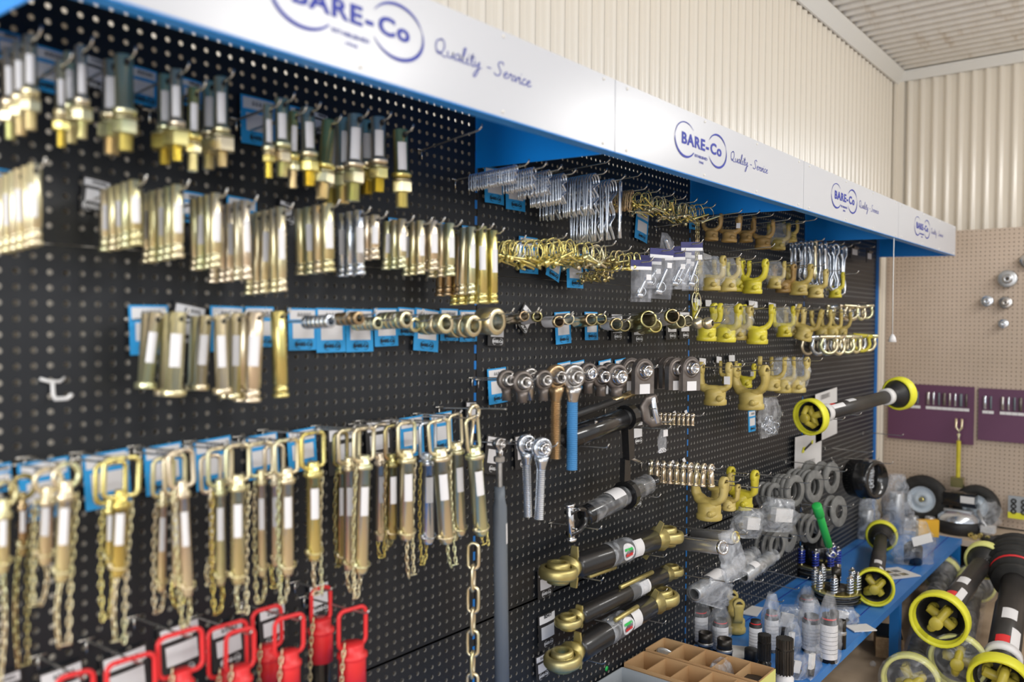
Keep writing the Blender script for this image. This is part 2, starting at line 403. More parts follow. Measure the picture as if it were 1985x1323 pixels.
# purple tool boards
def uxp(px, py): return UX(px, py, 5.78)
for k, (x0, y0, x1, y1, lab) in enumerate([(1722, 742, 1886, 870, 'purple board with a row of grey bits, beside the timber post'), (1897, 752, 2010, 890, 'purple board with grey bits, cut by the frame edge')]):
    a = uxp(x0, (y0+y0)/2); b = uxp(x1, y1)
    zt = uxp(x0+40, y0+3).z; zb = uxp(x0+10, y0+(108 if k == 0 else 102)).z
    r = empty('tool_board', (5.80, a.y, zb))
    tag(r, lab, 'tool board', 'purple tool boards')
    MB().box((-.009, (b.y-a.y)/2, (zt-zb)/2), (.016, abs(b.y-a.y), zt-zb)).build('panel', 'purple', r)
    wdt = abs(b.y-a.y)
    hs = MB()
    for q in range(11 if k == 0 else 8):
        f = (.30+.062*q) if k == 0 else (.12+.1*q)
        if q in (2,): continue
        c = ['silver', 'grey', 'cast', 'steel'][q % 4]
        yy = -wdt*f; L = .075
        bo = MB().cyl((0, 0, -.04), (0, 0, .04), .006+.003*(q % 3 == 0), 10).build('tool_bit', c); bo.location = (5.80-.0255, a.y+yy, zt-.085)
        tag(bo, f'small metal bit, {nth(q)} along the {["first", "second"][k]} purple board', 'tool bit', 'bits on the purple boards')
        MB().box((-.0185, yy, zt-zb-.145), (.001, .030, .018)).build('sticker', 'label', r)
# beige bench under the end pegboard
zbench = UZ(1870, 1047, .35).z
# ================= LETTERING =================
def text_mesh(txt, size, bold=0.0, shear=0.0, align='CENTER', spacing=1.0):
    c = bpy.data.curves.new('lettering', 'FONT'); c.body = txt; c.size = size; c.offset = bold; c.shear = shear
    c.align_x = align; c.align_y = 'CENTER'; c.space_character = spacing; c.resolution_u = 3; c.extrude = 0.0002
    o = bpy.data.objects.new('lettering', c); COL.objects.link(o)
    dg = bpy.context.evaluated_depsgraph_get(); me = bpy.data.meshes.new_from_object(o.evaluated_get(dg))
    bpy.data.objects.remove(o); bpy.data.curves.remove(c); return me
def spline(pts, n=6):
    out = []
    P = [pts[0]]+list(pts)+[pts[-1]]
    for i in range(1, len(P)-2):
        for k in range(n):
            t = k/n; a, b, c, d = P[i-1], P[i], P[i+1], P[i+2]
            out.append(tuple(.5*((2*b[q])+(-a[q]+c[q])*t+(2*a[q]-5*b[q]+4*c[q]-d[q])*t*t+(-a[q]+3*b[q]-3*c[q]+d[q])*t**3) for q in range(len(b))))
    out.append(tuple(pts[-1])); return out
def ribbon(mb, pts, w, m, z=.0006):
    n = len(pts); vs = []
    for i, p in enumerate(pts):
        a = pts[max(i-1, 0)]; b = pts[min(i+1, n-1)]
        dx, dy = b[0]-a[0], b[1]-a[1]; L = math.hypot(dx, dy) or 1; ww = w[i] if isinstance(w, list) else w
        vs += [(p[0]-dy/L*ww/2, p[1]+dx/L*ww/2, z), (p[0]+dy/L*ww/2, p[1]-dx/L*ww/2, z)]
    mb.add(vs, [(2*i, 2*i+1, 2*i+3, 2*i+2) for i in range(n-1)], m, False)
SCRIPT = {   # hand-lettered strokes, x-height 1, (advance, strokes)
 'Q': (2.0, [[(1.0, 2.2), (.35, 2.0), (.15, 1.1), (.5, .15), (1.0, .25), (1.4, 1.1), (1.3, 2.0), (.85, 2.3), (.6, 2.0)], [(.5, .5), (.9, .25), (1.5, -.1), (1.9, 0)]]),
 'u': (1.15, [[(0, .9), (.1, .2), (.4, 0), (.75, .4), (.85, 1.0)], [(.85, 1.0), (.85, .2), (1.1, 0)]]),
 'a': (1.1, [[(.8, .85), (.4, 1.0), (.05, .5), (.25, 0), (.65, .3), (.8, .9), (.8, .15), (1.1, 0)]]),
 'l': (.75, [[(0, .2), (.4, 1.6), (.45, 2.3), (.2, 2.0), (.15, .5), (.35, 0), (.75, .15)]]),
 'i': (.6, [[(0, .5), (.15, 1.0), (.15, .2), (.35, 0), (.6, .2)], [(.25, 1.45), (.35, 1.55)]]),
 't': (.75, [[(.1, .6), (.35, 1.9), (.25, .4), (.4, 0), (.75, .2)], [(-.1, 1.25), (.75, 1.4)]]),
 'y': (1.3, [[(0, 1.0), (.1, .3), (.4, .15), (.75, 1.0)], [(.8, 1.0), (.7, -.4), (.3, -1.4), (.05, -1.2), (.5, -.3), (1.2, .2)]]),
 '-': (1.2, [[(.3, .7), (1.0, .7)]]), ' ': (.5, []),
 'S': (1.6, [[(1.4, 1.9), (1.1, 2.3), (.5, 2.0), (.6, 1.4), (1.0, .8), (.8, .1), (.2, 0), (-.1, .3)]]),
 'e': (.95, [[(.1, .4), (.6, .7), (.45, 1.0), (.1, .7), (.1, .2), (.4, 0), (.95, .3)]]),
 'r': (.9, [[(0, .3), (.2, 1.0), (.3, .8), (.6, .85), (.55, .2), (.7, 0), (.9, .2)]]),
 'v': (.95, [[(0, .8), (.15, .9), (.35, 0), (.7, .9), (.95, .8)]]),
 'c': (.9, [[(.7, .85), (.4, 1.0), (.08, .5), (.3, 0), (.9, .3)]]),
}
def script_text(mb, txt, x, z, xh, w, m):
    for ch in txt:
        adv, st = SCRIPT[ch]
        for s_ in st: ribbon(mb, [(x+(p[0]+p[1]*.12)*xh, z+p[1]*xh) for p in spline(s_)], w, m)
        x += adv*xh
    return x
def arc(mb, cx, cz, r, a0, a1, w0, w1, m, n=40):
    pts = []; ws = []
    for i in range(n+1):
        t = i/n; a = R(a0+(a1-a0)*t); pts.append((cx+r*math.cos(a), cz+r*math.sin(a)))
        ws.append(w0+(w1-w0)*math.sin(math.pi*t)**1)
    ribbon(mb, pts, ws, m)
def logo_into(mb, m):
    """two-ring emblem, drawn in metres before the sideways stretch of m"""
    for a, b, w0, w1 in ((42, 180, .0008, .0026), (180, 322, .0024, .0062)): arc(mb, -.068, 0, .0445, a, b, w0, w1, m)
    arc(mb, .075, 0, .0445, 150, 20, .0008, .0050, m); arc(mb, .075, 0, .0445, 20, -152, .0008, .0060, m)
_tm = {}
def text_into(mb, txt, size, m, bold=0.0, shear=0.0, key=None, spacing=1.0):
    k = (txt, size, bold, shear, spacing)
    if k not in _tm:
        me = text_mesh(txt, size, bold, shear, spacing=spacing); _tm[k] = ([tuple(v.co) for v in me.vertices], [tuple(p.vertices) for p in me.polygons]); bpy.data.meshes.remove(me)
    v, f = _tm[k]; mb.add(v, f, m, False)

# ================= CANOPY =================
DF = 0.42
zfb = (U(1181, 295, DF).z+U(1553, 402, DF).z)/2; zft = (U(1182, 153, DF).z+U(1553, 309, DF).z)/2
zdiv = U(1335, 418, 0).z
FH = zft-zfb
lbl = ['white canopy fascia panel at the extreme left corner', 'near white canopy fascia with the largest blurred blue ring emblem', 'white canopy fascia above the clips with sharp blue lettering', 'white canopy fascia above the ochre yokes with smaller blue emblem', 'farthest white canopy fascia, ending in front of the end wall']
lx0 = U(1345, 275, DF).x; ringw = None
XL = (U(1306, 270, DF).x+U(1404, 293, DF).x)/2-XS; WL = U(1404, 293, DF).x-U(1306, 270, DF).x
XQ0 = U(1414, 305, DF).x-XS; XQ1 = U(1487, 330, DF).x-XS
LZ = U(1355, 281, DF).z-zfb; SXL = WL/.2*.9/1.02
ZQ = U(1420, 313, DF).z-zfb
for b in range(0, 4):
    x0 = XS-BAY+b*BAY
    root = empty('canopy_fascia', (x0, -DF, zfb)); tag(root, lbl[b+1], 'sign', 'canopy fascia panels')
    mb = MB(); mb.box((BAY/2, 0, FH/2), (BAY-.003, .004, FH)); mb.build('panel', 'white', root)
    MB().box((BAY/2, .0045, FH/2), (BAY-.006, .003, FH-.002)).build('back_sheet', 'canopyblue', root)
    MB().box((BAY/2, (DF-.012)/2+.004, FH-.004), (BAY-.004, DF-.02, .002)).build('top_sheet', 'canopyblue', root)
    bt = MB(); bt.box((BAY/2, .014, -.0015), (BAY-.004, .032, .002)); bt.box((BAY/2, .029, .012), (BAY-.004, .002, .026)); bt.build('bottom_channel', 'canopyblue', root)
    for xx in (.05, .45, .8, BAY-.05):
        for zz in (.010, FH-.010): MB().sphere((xx, -.003, zz), .0035, seg=8, rings=5).build('screw', 'flash', root)
    m = Matrix(((SXL, 0, 0, XL), (0, 0, -1, -.0028), (0, 1, 0, LZ), (0, 0, 0, 1)))
    lg = MB(); logo_into(lg, m)
    text_into(lg, 'BARE', .041, m @ Matrix.Translation((-.034, .001, 0)), bold=.0013, spacing=1.12)
    text_into(lg, '-', .041, m @ Matrix.Translation((.0285, .001, 0)), bold=.0016)
    text_into(lg, 'Co', .041, m @ Matrix.Translation((.069, .001, 0)), bold=.0013, spacing=1.1)
    text_into(lg, 'ESTABLISHED', .0105, m @ Matrix.Translation((0, -.033, 0)), spacing=.92)
    text_into(lg, '1944', .0105, m @ Matrix.Translation((0, -.047, 0)))
    lg.build('emblem', 'ink', root)
    q = MB(); m2 = Matrix(((1, 0, 0, XQ0), (0, 0, -1, -.0025), (0, .74, 0, ZQ), (0, 0, 0, 1)))
    tot = sum(SCRIPT[c][0] for c in 'Quality - Service'); xh = (XQ1-XQ0)/tot
    script_text(q, 'Quality - Service', 0, 0, xh, .0024, m2); q.build('lettering', 'ink', root)
dl = ['pale blue canopy divider at the upper left corner', 'blue canopy divider above the silver clips', 'blue canopy divider above the brown yokes', 'blue canopy divider over the hanging snap hooks', 'blue canopy divider at the far end by the timber post']
for b in range(0, 5):
    x0 = XS-BAY+b*BAY
    mb = MB(); z0 = zdiv; z1 = zfb+FH-.008
    mb.prism([(0.004, z0), (.004, z1), (-DF+.032, z1), (-DF+.032, zfb-.002)], x0-.0015, x0+.0015, Matrix(((0, 0, 1, 0), (1, 0, 0, 0), (0, 1, 0, 0), (0, 0, 0, 1))))
    o = mb.build('canopy_divider', 'canopyblue'); tag(o, dl[b], 'divider', 'blue canopy dividers')
# ================= HOOKS, CARDS =================
SL = .05     # prongs rise this much per metre outwards
_hk = {}
def hook_mesh(L, rise=.012, wide=.026):
    k = (round(L, 3), rise, wide)
    if k not in _hk:
        mb = MB(); r = .0021
        pts = [(0, -.002, 0), (0, -.01, 0), (0, -L*.5, SL*L*.5), (0, -L+.012, SL*(L-.012)), (0, -L+.004, SL*L+rise*.35), (0, -L, SL*L+rise)]
        mb.tube(pts, r, 6)
        mb.tube([(-wide/2, -.003, .001), (wide/2, -.003, .001)], r, 6)
        mb.tube([(0, -.003, 0), (0, -.003, -.022)], r*.9, 6)
        _hk[k] = mb.mesh('peg_hook')
    return _hk[k]
HOOKN = 0
def hook(x, z, L, label, rise=.012, group='wire peg hooks', mat='hook'):
    me = hook_mesh(L, rise)
    o = MB().build('peg_hook', mat, me=me); o.location = (x, -.0005, z); tag(o, label, 'hook', group); return o
_cd = {}
def card_proto(kind, w=.060, h=.074):
    k = (kind, w, h)
    if k in _cd: return _cd[k]
    base = MB(); n = 6
    vs = []; fs = []
    for i in range(n+1):            # slightly bowed sheet with thickness
        t = i/n-.5; y = -.0025+.010*t*t
        for yy in (y, y-.0008):
            vs += [(t*w, yy, 0), (t*w, yy, -h)]
    for i in range(n):
        a = 4*i; b = a+4
        fs += [(a, a+1, b+1, b), (a+2, b+2, b+3, a+3), (a, b, b+2, a+2), (a+1, a+3, b+3, b+1)]
    fs += [(0, 2, 3, 1), (4*n, 4*n+1, 4*n+3, 4*n+2)]
    base.add(vs, fs, None, False)
    col = 'cardblue' if kind == 'blue' else 'cardblack'
    def sheet(x0, x1, z0, z1, dy):
        mb = MB(); v = []; f = []
        for i in range(5):
            x = x0+(x1-x0)*i/4; t = x/w; y = -.0025+.010*t*t-.0008-dy
            v += [(x, y, z0), (x, y, z1)]
        for i in range(4): f.append((2*i, 2*i+1, 2*i+3, 2*i+2))
        mb.add(v, f, None, False); return mb
    L1 = sheet(-w*.44, w*.44, -.004, -h*.27, .0004); L2 = sheet(-w*.36, w*.38, -h*.36, -h*.72, .0004)
    pr = MB(); rr = random.Random(len(_cd)+5)
    mm = Matrix(((1, 0, 0, 0), (0, 0, -1, -.0041), (0, 1, 0, 0), (0, 0, 0, 1)))
    x = -w*.2
    for q in range(5):
        z = -h*.15; hh = h*.08
        ribbon(pr, spline([(x+rr.uniform(-.002, .002), z-hh/2), (x+.002, z+hh/2), (x+.004, z+rr.uniform(-.002, .002)), (x+.002, z-hh/2), (x+.006, z-hh/3)], 3), .0011, mm)
        x += w*.1
    logo = MB(); text_into(logo, 'BARE-Co', .0105, mm @ Matrix.Translation((0, -h*.86, 0)), bold=.0004)
    arc(logo, -.013, -h*.86, .0085, 60, 300, .0006, .0014, mm, 16); arc(logo, .013, -h*.86, .0085, 120, -120, .0006, .0014, mm, 16)
    _cd[k] = (base.mesh('price_card'), col, L1.mesh('sticker'), L2.mesh('sticker'), pr.mesh('handwriting'), logo.mesh('printed_emblem'), 'black_ink' if kind == 'blue' else 'white_ink')
    return _cd[k]
def card(kind, loc, label, tilt=0, w=.060, h=.074, group=None):
    base, col, l1, l2, pr, lg, ink = card_proto(kind, w, h)
    o = MB().build('price_card', col, me=base); o.location = loc; o.rotation_euler = (R(-2), R(tilt), 0)
    MB().build('sticker', 'label', o, me=l1); MB().build('sticker', 'label', o, me=l2); MB().build('handwriting', 'black_ink', o, me=pr)
    MB().build('printed_emblem', ink, o, me=lg)
    tag(o, label, 'price card', group); return o
def cardpx(kind, x0, y0, x1, label, d=.006, tilt=0, group=None, h=None):
    a = U(x0, y0, d); b = U(x1, y0, d); w = abs(b.x-a.x); p = U((x0+x1)/2, y0, d)
    w = min(max(w, .03), .085); w = round(w/.006)*.006
    card(kind, p, label, tilt, w, h or round(w*1.22, 4), group)

# ================= PINS =================
def sticker_on(mb, r, z0, z1, a0=-2.2, a1=-.6, n=7, rr=1.03):
    vs = []; fs = []
    for i in range(n+1):
        a = a0+(a1-a0)*i/n
        vs += [(rr*r*math.cos(a), rr*r*math.sin(a), z0), (rr*r*math.cos(a), rr*r*math.sin(a), z1)]
    for i in range(n): fs.append((2*i, 2*i+1, 2*i+3, 2*i+2))
    mb.add(vs, fs, None, True)
def hole_disc(mb, r, hr, z):
    # cross hole drilled along y, shown as a dark sleeve slightly proud of the shank
    mb.lathe([(0, 0.0005), (hr*.95, 0), (hr*.95, .001)], Matrix(((1, 0, 0, 0), (0, 0, -1, -r*.985), (0, 1, 0, z), (0, 0, 0, 1))), 10)
def clevis_pin(L, r, top=.012, head='groove'):
    """hangs by its cross hole at the origin, head down"""
    pts = [(0, top), (r-.001, top), (r, top-.001)]
    zb = top-L
    if head == 'groove':   # implement pin with grooves and small head at the bottom
        pts += [(r, zb+.026), (r*.84, zb+.0245), (r*.84, zb+.0215), (r, zb+.020), (r, zb+.012), (r*.86, zb+.0105), (r*.86, zb+.009), (r*1.13, zb+.0078), (r*1.15, zb+.002), (r*1.05, zb), (0, zb)]
    else:                   # flanged head
        pts += [(r, zb+.013), (r*1.42, zb+.011), (r*1.48, zb+.008), (r*1.48, zb+.002), (r*1.4, zb), (0, zb)]
    b = MB(); b.lathe(pts, None, 20); h = MB(); hole_disc(h, r, min(r*.42, .0045), 0)
    s = MB(); sticker_on(s, r, top-L*.26, top-L*.26-min(.056, L*.40), -2.65, -1.4)
    return b.mesh('shank'), h.mesh('cross_hole'), s.mesh('sticker')
def threaded(mb, z0, z1, r, pitch=.0022, m=None, seg=14):
    n = max(2, int(abs(z1-z0)/pitch)); pr = []
    for i in range(n):
        z = z0+(z1-z0)*i/n; pr += [(r, z), (r*.86, z+(z1-z0)/n*.5)]
    pr.append((r, z1)); pr.append((0, z1)); mb.lathe(pr, m, max(seg, 20), smooth=False)
def draw_pin(L, r, rs, nutr, top=.012, fl=.5):
    """drawbar pin: plain shank with cross hole on top, flange, washer, hex nut, threaded end below"""
    b = MB(); zf = top-L*fl
    b.lathe([(0, top), (r-.001, top), (r, top-.001), (r, zf), (r*1.35, zf-.001), (r*1.38, zf-.004), (r*1.38, zf-.009), (r*1.1, zf-.012), (rs, zf-.014)], None, 18)
    w = MB(); w.ring((0, 0, zf-.0165), (0, 0, 1), nutr*1.0, rs, .0022, 18)
    nut = MB(); zn = zf-.019; hn = nutr*1.15
    nut.lathe([(rs, zn), (nutr*.9, zn), (nutr*1.1, zn-.002), (nutr*1.1, zn-hn+.002), (nutr*.9, zn-hn), (rs, zn-hn)], None, 6, smooth=False)
    t = MB(); threaded(t, zf-.014, top-L, rs, .0018)
    h = MB(); hole_disc(h, r, r*.42, 0); s = MB(); sticker_on(s, r, -.016, zf+.004, -2.6, -1.4)
    return dict(shank=b.mesh('shank'), washer=w.mesh('washer'), nut=nut.mesh('nut'), thread=t.mesh('threaded_end'), hole=h.mesh('cross_hole'), st=s.mesh('sticker'))
def px_size(px, py, d, n): return n*mpp(U(px, py, d))
def hang_group(px, ytop, ybot, dia, n, name, mat, df=.16, sp=None, head='groove', tiltx=0, stick=1, fan=0, hooklab=None, L2=None):
    r = px_size(px, ytop, df, dia)/2; p = U(px, ytop, df); Lm = (ybot-ytop)*mpp(U(px, (ytop+ybot)/2, df))
    base = p+Vector((0, 0, -.012)); sp = sp or (2*r*1.12)
    mesh = clevis_pin(Lm, r, head=head)
    for i in range(n):
        q = base+Vector((rnd.uniform(-.0015, .0015)-fan*i, i*sp, -SL*i*sp))
        if q.y > -.016: break
        o = MB().build('clevis_pin', mat if isinstance(mat, str) else mat[i % len(mat)], me=mesh[0].copy() if not isinstance(mat, str) else mesh[0])
        o.location = q; o.rotation_euler = (R(rnd.uniform(-1.2, 1.2)), R(tiltx*(1-.5*(i % 2))+rnd.uniform(-1.3, 1.3)), R(rnd.uniform(-14, 14)))
        MB().build('cross_hole', 'blackmatt', o, me=mesh[1])
        if stick > i or (i % 2 == 0 and stick): MB().build('sticker', 'label', o, me=mesh[2])
        tag(o, f'{matword(o)} clevis pin, {ordn(i, n)} on {name}', 'pin', name_group(name, 'clevis pins'))
    hook(base.x, base.z-SL*df+.0035, df+.036, hooklab or f'wire peg hook carrying {name}')
WORD = {'yellow_zinc': 'yellow zinc', 'golden_zinc': 'golden', 'rosy_zinc': 'rosy zinc', 'clear_zinc': 'silver', 'olive_zinc': 'dark olive', 'machined_steel': 'bare steel', 'bronze_zinc': 'bronze coloured'}
def matword(o): return WORD.get(o.data.materials[0].name, 'metal')
def name_group(n, k): return f'{k} on {n}'[:60]
CM = 'the {} clevis hook from the left'
def nth(i): return NTH[i]
# second row down: plain clevis pins
B = [(68, 318, 476, 25, 6, 'gold', .15, 0), (262, 350, 476, 24, 5, 'gold', .15, 0), (344, 359, 500, 24, 5, 'gold', .15, 0), (418, 375, 518, 22, 4, 'gold', .15, 0),
     (476, 388, 541, 18, 5, 'pink', .15, 0), (545, 402, 565, 19, 5, 'gold', .15, 0), (635, 395, 527, 25, 4, 'gold', .15, 0), (695, 408, 533, 22, 3, 'silver', .12, 0),
     (727, 417, 503, 19, 2, 'pink', .14, 0), (779, 425, 520, 18, 3, 'gold', .15, 2), (815, 428, 532, 17, 3, 'gold', .15, 0), (839, 428, 524, 22, 3, 'pink', .15, 0),
     (872, 433, 535, 20, 3, 'gold', .15, 0), (889, 447, 572, 20, 3, 'copper', .09, 0), (914, 440, 570, 17, 2, 'gold', .15, 0), (934, 439, 588, 21, 4, 'brass', .15, 0), (955, 447, 588, 20, 2, 'brass', .15, 0)]
for i, (px, y0, y1, dia, n, mt, df, tl) in enumerate(B):
    hang_group(px, y0, y1, dia, n, CM.format(nth(i)), mt, df, tiltx=tl, sp=None if n < 5 else .0245)
# third row: big pins with flanged heads
Cb = [(300, 606, 754, 25, 2, 'gold', .085, 7, 'flange'), (345, 605, 768, 33, 2, 'gold', .12, 4, 'flange'), (397, 612, 757, 25, 2, 'gold', .09, 6, 'flange'), (427, 610, 765, 25, 1, 'gold', .12, -3, 'flange'),
      (456, 607, 773, 23, 2, 'gold', .09, 1, 'flange'), (494, 605, 780, 32, 2, 'pink', .12, 1, 'groove'), (540, 603, 771, 30, 1, 'brass', .10, -1, 'groove')]
for i, (px, y0, y1, dia, n, mt, df, tl, hd) in enumerate(Cb):
    hang_group(px, y0, y1, dia, n, f'the {nth(i)} large pin hook', mt, df, tiltx=tl, head=hd, stick=0 if i == 6 else 1)
# top row: drawbar pins. (px, ytop, ybot, shank dia, nut width, mat, n)
A = [(58, 70, 252, 24, 38, 'gold', 3, 0), (117, 118, 284, 18, 32, 'gold', 1, 0), (157, 90, 268, 22, 40, 'pink', 2, 0), (240, 108, 292, 34, 50, 'gold', 2, 0), (342, 136, 312, 24, 52, 'pink', 2, 0),
     (375, 170, 332, 22, 26, 'brass', 1, 0), (428, 150, 322, 25, 50, 'gold', 2, 0), (519, 203, 345, 18, 21, 'gold', 1, 0), (546, 192, 342, 26, 30, 'gold', 1, 0), (569, 216, 364, 18, 22, 'brass', 1, 0),
     (596, 210, 360, 27, 30, 'gold', 1, 0), (636, 234, 388, 27, 38, 'brass', 1, 8), (689, 223, 390, 31, 40, 'pink', 3, 1), (733, 228, 372, 28, 38, 'pink', 2, 0), (776, 252, 402, 29, 34, 'brass', 1, 0)]
PARTN = [('washer', 'washer'), ('nut', 'nut'), ('threaded_end', 'thread'), ('cross_hole', 'hole'), ('sticker', 'st')]
for i, (px, y0, y1, dia, nw, mt, n, tl) in enumerate(A):
    df = .15; k = px_size(px, y0, df, 1); r = dia*k/2; L = (y1-y0)*mpp(U(px, (y0+y1)/2, df)); p = U(px, y0, df)+Vector((0, 0, -.012))
    D = draw_pin(L, r, r*.9, max(nw*k/2*.97, r*1.3), fl=.55)
    for j in range(n):
        m_ = [mt, 'gold', 'pink'][j] if j else mt
        q = p+Vector((-.001*j, j*.036, -SL*j*.036))
        o = MB().build('drawbar_pin', m_, me=D['shank'] if j == 0 else D['shank'].copy())
        if j: o.data.materials.clear(); o.data.materials.append(M[m_])
        o.location = q; o.rotation_euler = (R(rnd.uniform(-1, 1)), R(tl+rnd.uniform(-1.5, 1.5)), R(rnd.uniform(-10, 10)))
        for nm, ky in PARTN:
            if nm == 'sticker' and i in (3, 11) and j == 0: continue
            MB().build(nm, {'cross_hole': 'blackmatt', 'sticker': 'label'}.get(nm, 'brass' if (nm != 'washer' and i % 3 == 1) else 'gold'), o, me=D[ky])
        tag(o, f'{matword(o)} drawbar pin, {ordn(j, n)} on the {nth(i)} hook of the top row', 'pin', f'drawbar pins on the {nth(i)} hook of the top row')
    hook(p.x, p.z-SL*df+.004, df+.04, f'wire peg hook carrying the {nth(i)} drawbar pins of the top row')
pe = U(815, 292, 0); he = hook(pe.x, pe.z, .2, 'long empty wire hook beside the blue divider, above the pin rows'); he.rotation_euler = (R(-4), 0, 0)
# white plastic hook on the bare part of the left board
pw = U(105, 738, .002); mb = MB(); k = .0008
w0 = [(-.022, 0, .004), (-.012, -.006, .0), (.006, -.006, -.002), (.016, 0, .004)]
mb.tube(w0, .0028, 8); mb.tube([(-.004, -.004, 0), (-.004, -.006, -.022), (-.003, -.012, -.03), (0, -.05, -.026), (.002, -.06, -.020)], .0034, 8)
o = mb.build('utility_hook', 'paper'); o.location = pw; tag(o, 'small white plastic hook, empty, on bare pegboard at the left', 'hook')
# cards of the three rows
ci = 0
for kind, x0, y0, x1, tl, where in [('blue', -10, 62, 40, 0, 'behind the first top row drawbar pins'), ('blue', 60, 95, 140, 3, 'behind the second top row drawbar pins'), ('black', 158, 110, 215, 6, 'behind the third top row drawbar pins'),
        ('blue', 245, 132, 306, 2, 'behind the fourth top row drawbar pin'), ('blue', 352, 155, 392, 3, 'behind the fifth top row drawbar pins'), ('blue', 467, 190, 532, 0, 'left of the eighth top row pin, fully bare'),
        ('blue', 560, 208, 590, 2, 'behind the tenth top row pin'), ('black', 605, 218, 636, 5, 'beside the eleventh top row pin'),
        ('blue', -20, 328, 22, 0, 'behind the bright pins at the left frame edge'), ('black', 160, 346, 218, 7, 'tilted left of the second clevis pin group'), ('blue', 352, 373, 396, 2, 'between third and fourth clevis pin groups'),
        ('blue', 440, 384, 498, 3, 'above the fifth clevis pin group'), ('black', 543, 390, 570, 12, 'behind the sixth clevis pin group'), ('blue', 756, 423, 768, 0, 'sliver behind the tenth clevis pin group'), ('blue', 852, 432, 866, 0, 'sliver behind the twelfth clevis pin group'), ('blue', 898, 438, 908, 0, 'sliver behind the fifteenth clevis pin group'),
        ('blue', 249, 592, 326, -1, 'leftmost in the large pin row'), ('black', 338, 590, 402, 10, 'tilted behind the second large pin'), ('blue', 408, 594, 472, 1, 'behind the fifth large pin'), ('blue', 474, 595, 532, 0, 'behind the sixth large pin')]:
    cardpx(kind, x0, y0, x1, f'{kind} price card with white stickers, {where}', tilt=tl)
xs_ = [558, 612, 668, 723, 770, 804, 852, 888, 924]
for i in range(8):
    cardpx('blue', xs_[i]+1, 598+(0, 0, 2, 0, -1, 2, 1, 4)[i], xs_[i+1], f'blue price card, {nth(i)} in the touching run behind the bushings', tilt=(0, 0, 0, -1, 2, 5, 1, 0)[i], d=.006+.0012*(i % 2))
# bushings along the hooks
def bush_mesh(ro, ri, w): mb = MB(); mb.ring((0, 0, 0), (0, 1, 0), ro, ri, w, 28); return mb.mesh('bushing')
BU = [(642, 623, 13, 6, .012, 'silver', .17), (697, 617, 13, 4, .016, 'copper', .14), (734, 627, 13, 5, .014, 'gold', .10), (789, 620, 17, 5, .016, 'gold', .12), (807, 630, 15, 1, .014, 'gold', .06), (866, 628, 20, 3, .026, 'gold', .13), (920, 632, 22, 3, .024, 'gold', .12), (965, 623, 27, 1, .055, 'gold', .13)]
for i, (px, py, rp, n, w, mt, df) in enumerate(BU):
    k = px_size(px, py, df, 1); ro = rp*k; me = bush_mesh(ro, ro*.62, w); p = U(px, py, df)
    for j in range(n):
        y = p.y+w/2+j*(w+.0012)
        if y > -w/2-.004: break
        o = MB().build('bushing', mt, me=me); o.location = (p.x+rnd.uniform(-.0008, .0008), y, p.z-SL*j*w); o.rotation_euler = (R(rnd.uniform(-3, 3)), 0, R(rnd.uniform(-3, 3)))
        tag(o, f'{matword(o)} bushing, {ordn(j, n)} on the {nth(i)} hook of the bushing row', 'bushing', f'bushings on the {nth(i)} hook')
    hook(p.x, p.z+ro*.6-SL*df-.003, df+.05, f'wire peg hook through the {nth(i)} stack of bushings', group='hooks of the bushing row')
# ================= HITCH PINS, RED PINS, BIG CHAIN =================
def rrect(w, h, rc, n=5, z0=0, y=0, x0=0):
    pts = []
    for cx, cz, a0 in ((w/2-rc, h-rc, 0), (-w/2+rc, h-rc, 90), (-w/2+rc, rc, 180), (w/2-rc, rc, 270)):
        for i in range(n+1):
            a = R(a0+90*i/n); pts.append((x0+cx+rc*math.cos(a), y, z0+cz+rc*math.sin(a)))
    return pts
def knot_chain(mb, pts, link=.017, r=.0015, w=.0066):
    """small twisted double-loop chain laid along pts"""
    P = [Vector(p) for p in pts]; tot = 0; seg = []
    for a, b in zip(P, P[1:]): seg.append((tot, a, b)); tot += (b-a).length
    n = max(2, int(tot/(link*.72)))
    for i in range(n):
        s_ = (i+.5)*tot/n
        for t0, a, b in reversed(seg):
            if s_ >= t0: p = a+(b-a)*((s_-t0)/max(1e-6, (b-a).length)); d = (b-a).normalized(); break
        m = T(p, d) @ Matrix.Rotation(R(90*(i % 2)+25), 4, 'Z')
        lp = [(w*.5*math.cos(k/8*2*math.pi)*(1.0), 0, link*.5*math.sin(k/8*2*math.pi)) for k in range(8)]
        mb.tube([m @ Vector(q) for q in lp], r, 4, closed=True)
def linchpin_into(mb, rg, rw, pin=True, m=None):
    pts = [(rg*math.cos(a/16*2*math.pi), 0, rg*math.sin(a/16*2*math.pi)) for a in range(16)]
    if m: pts = [m @ Vector(p) for p in pts]
    mb.tube(pts, rw, 6, closed=True)
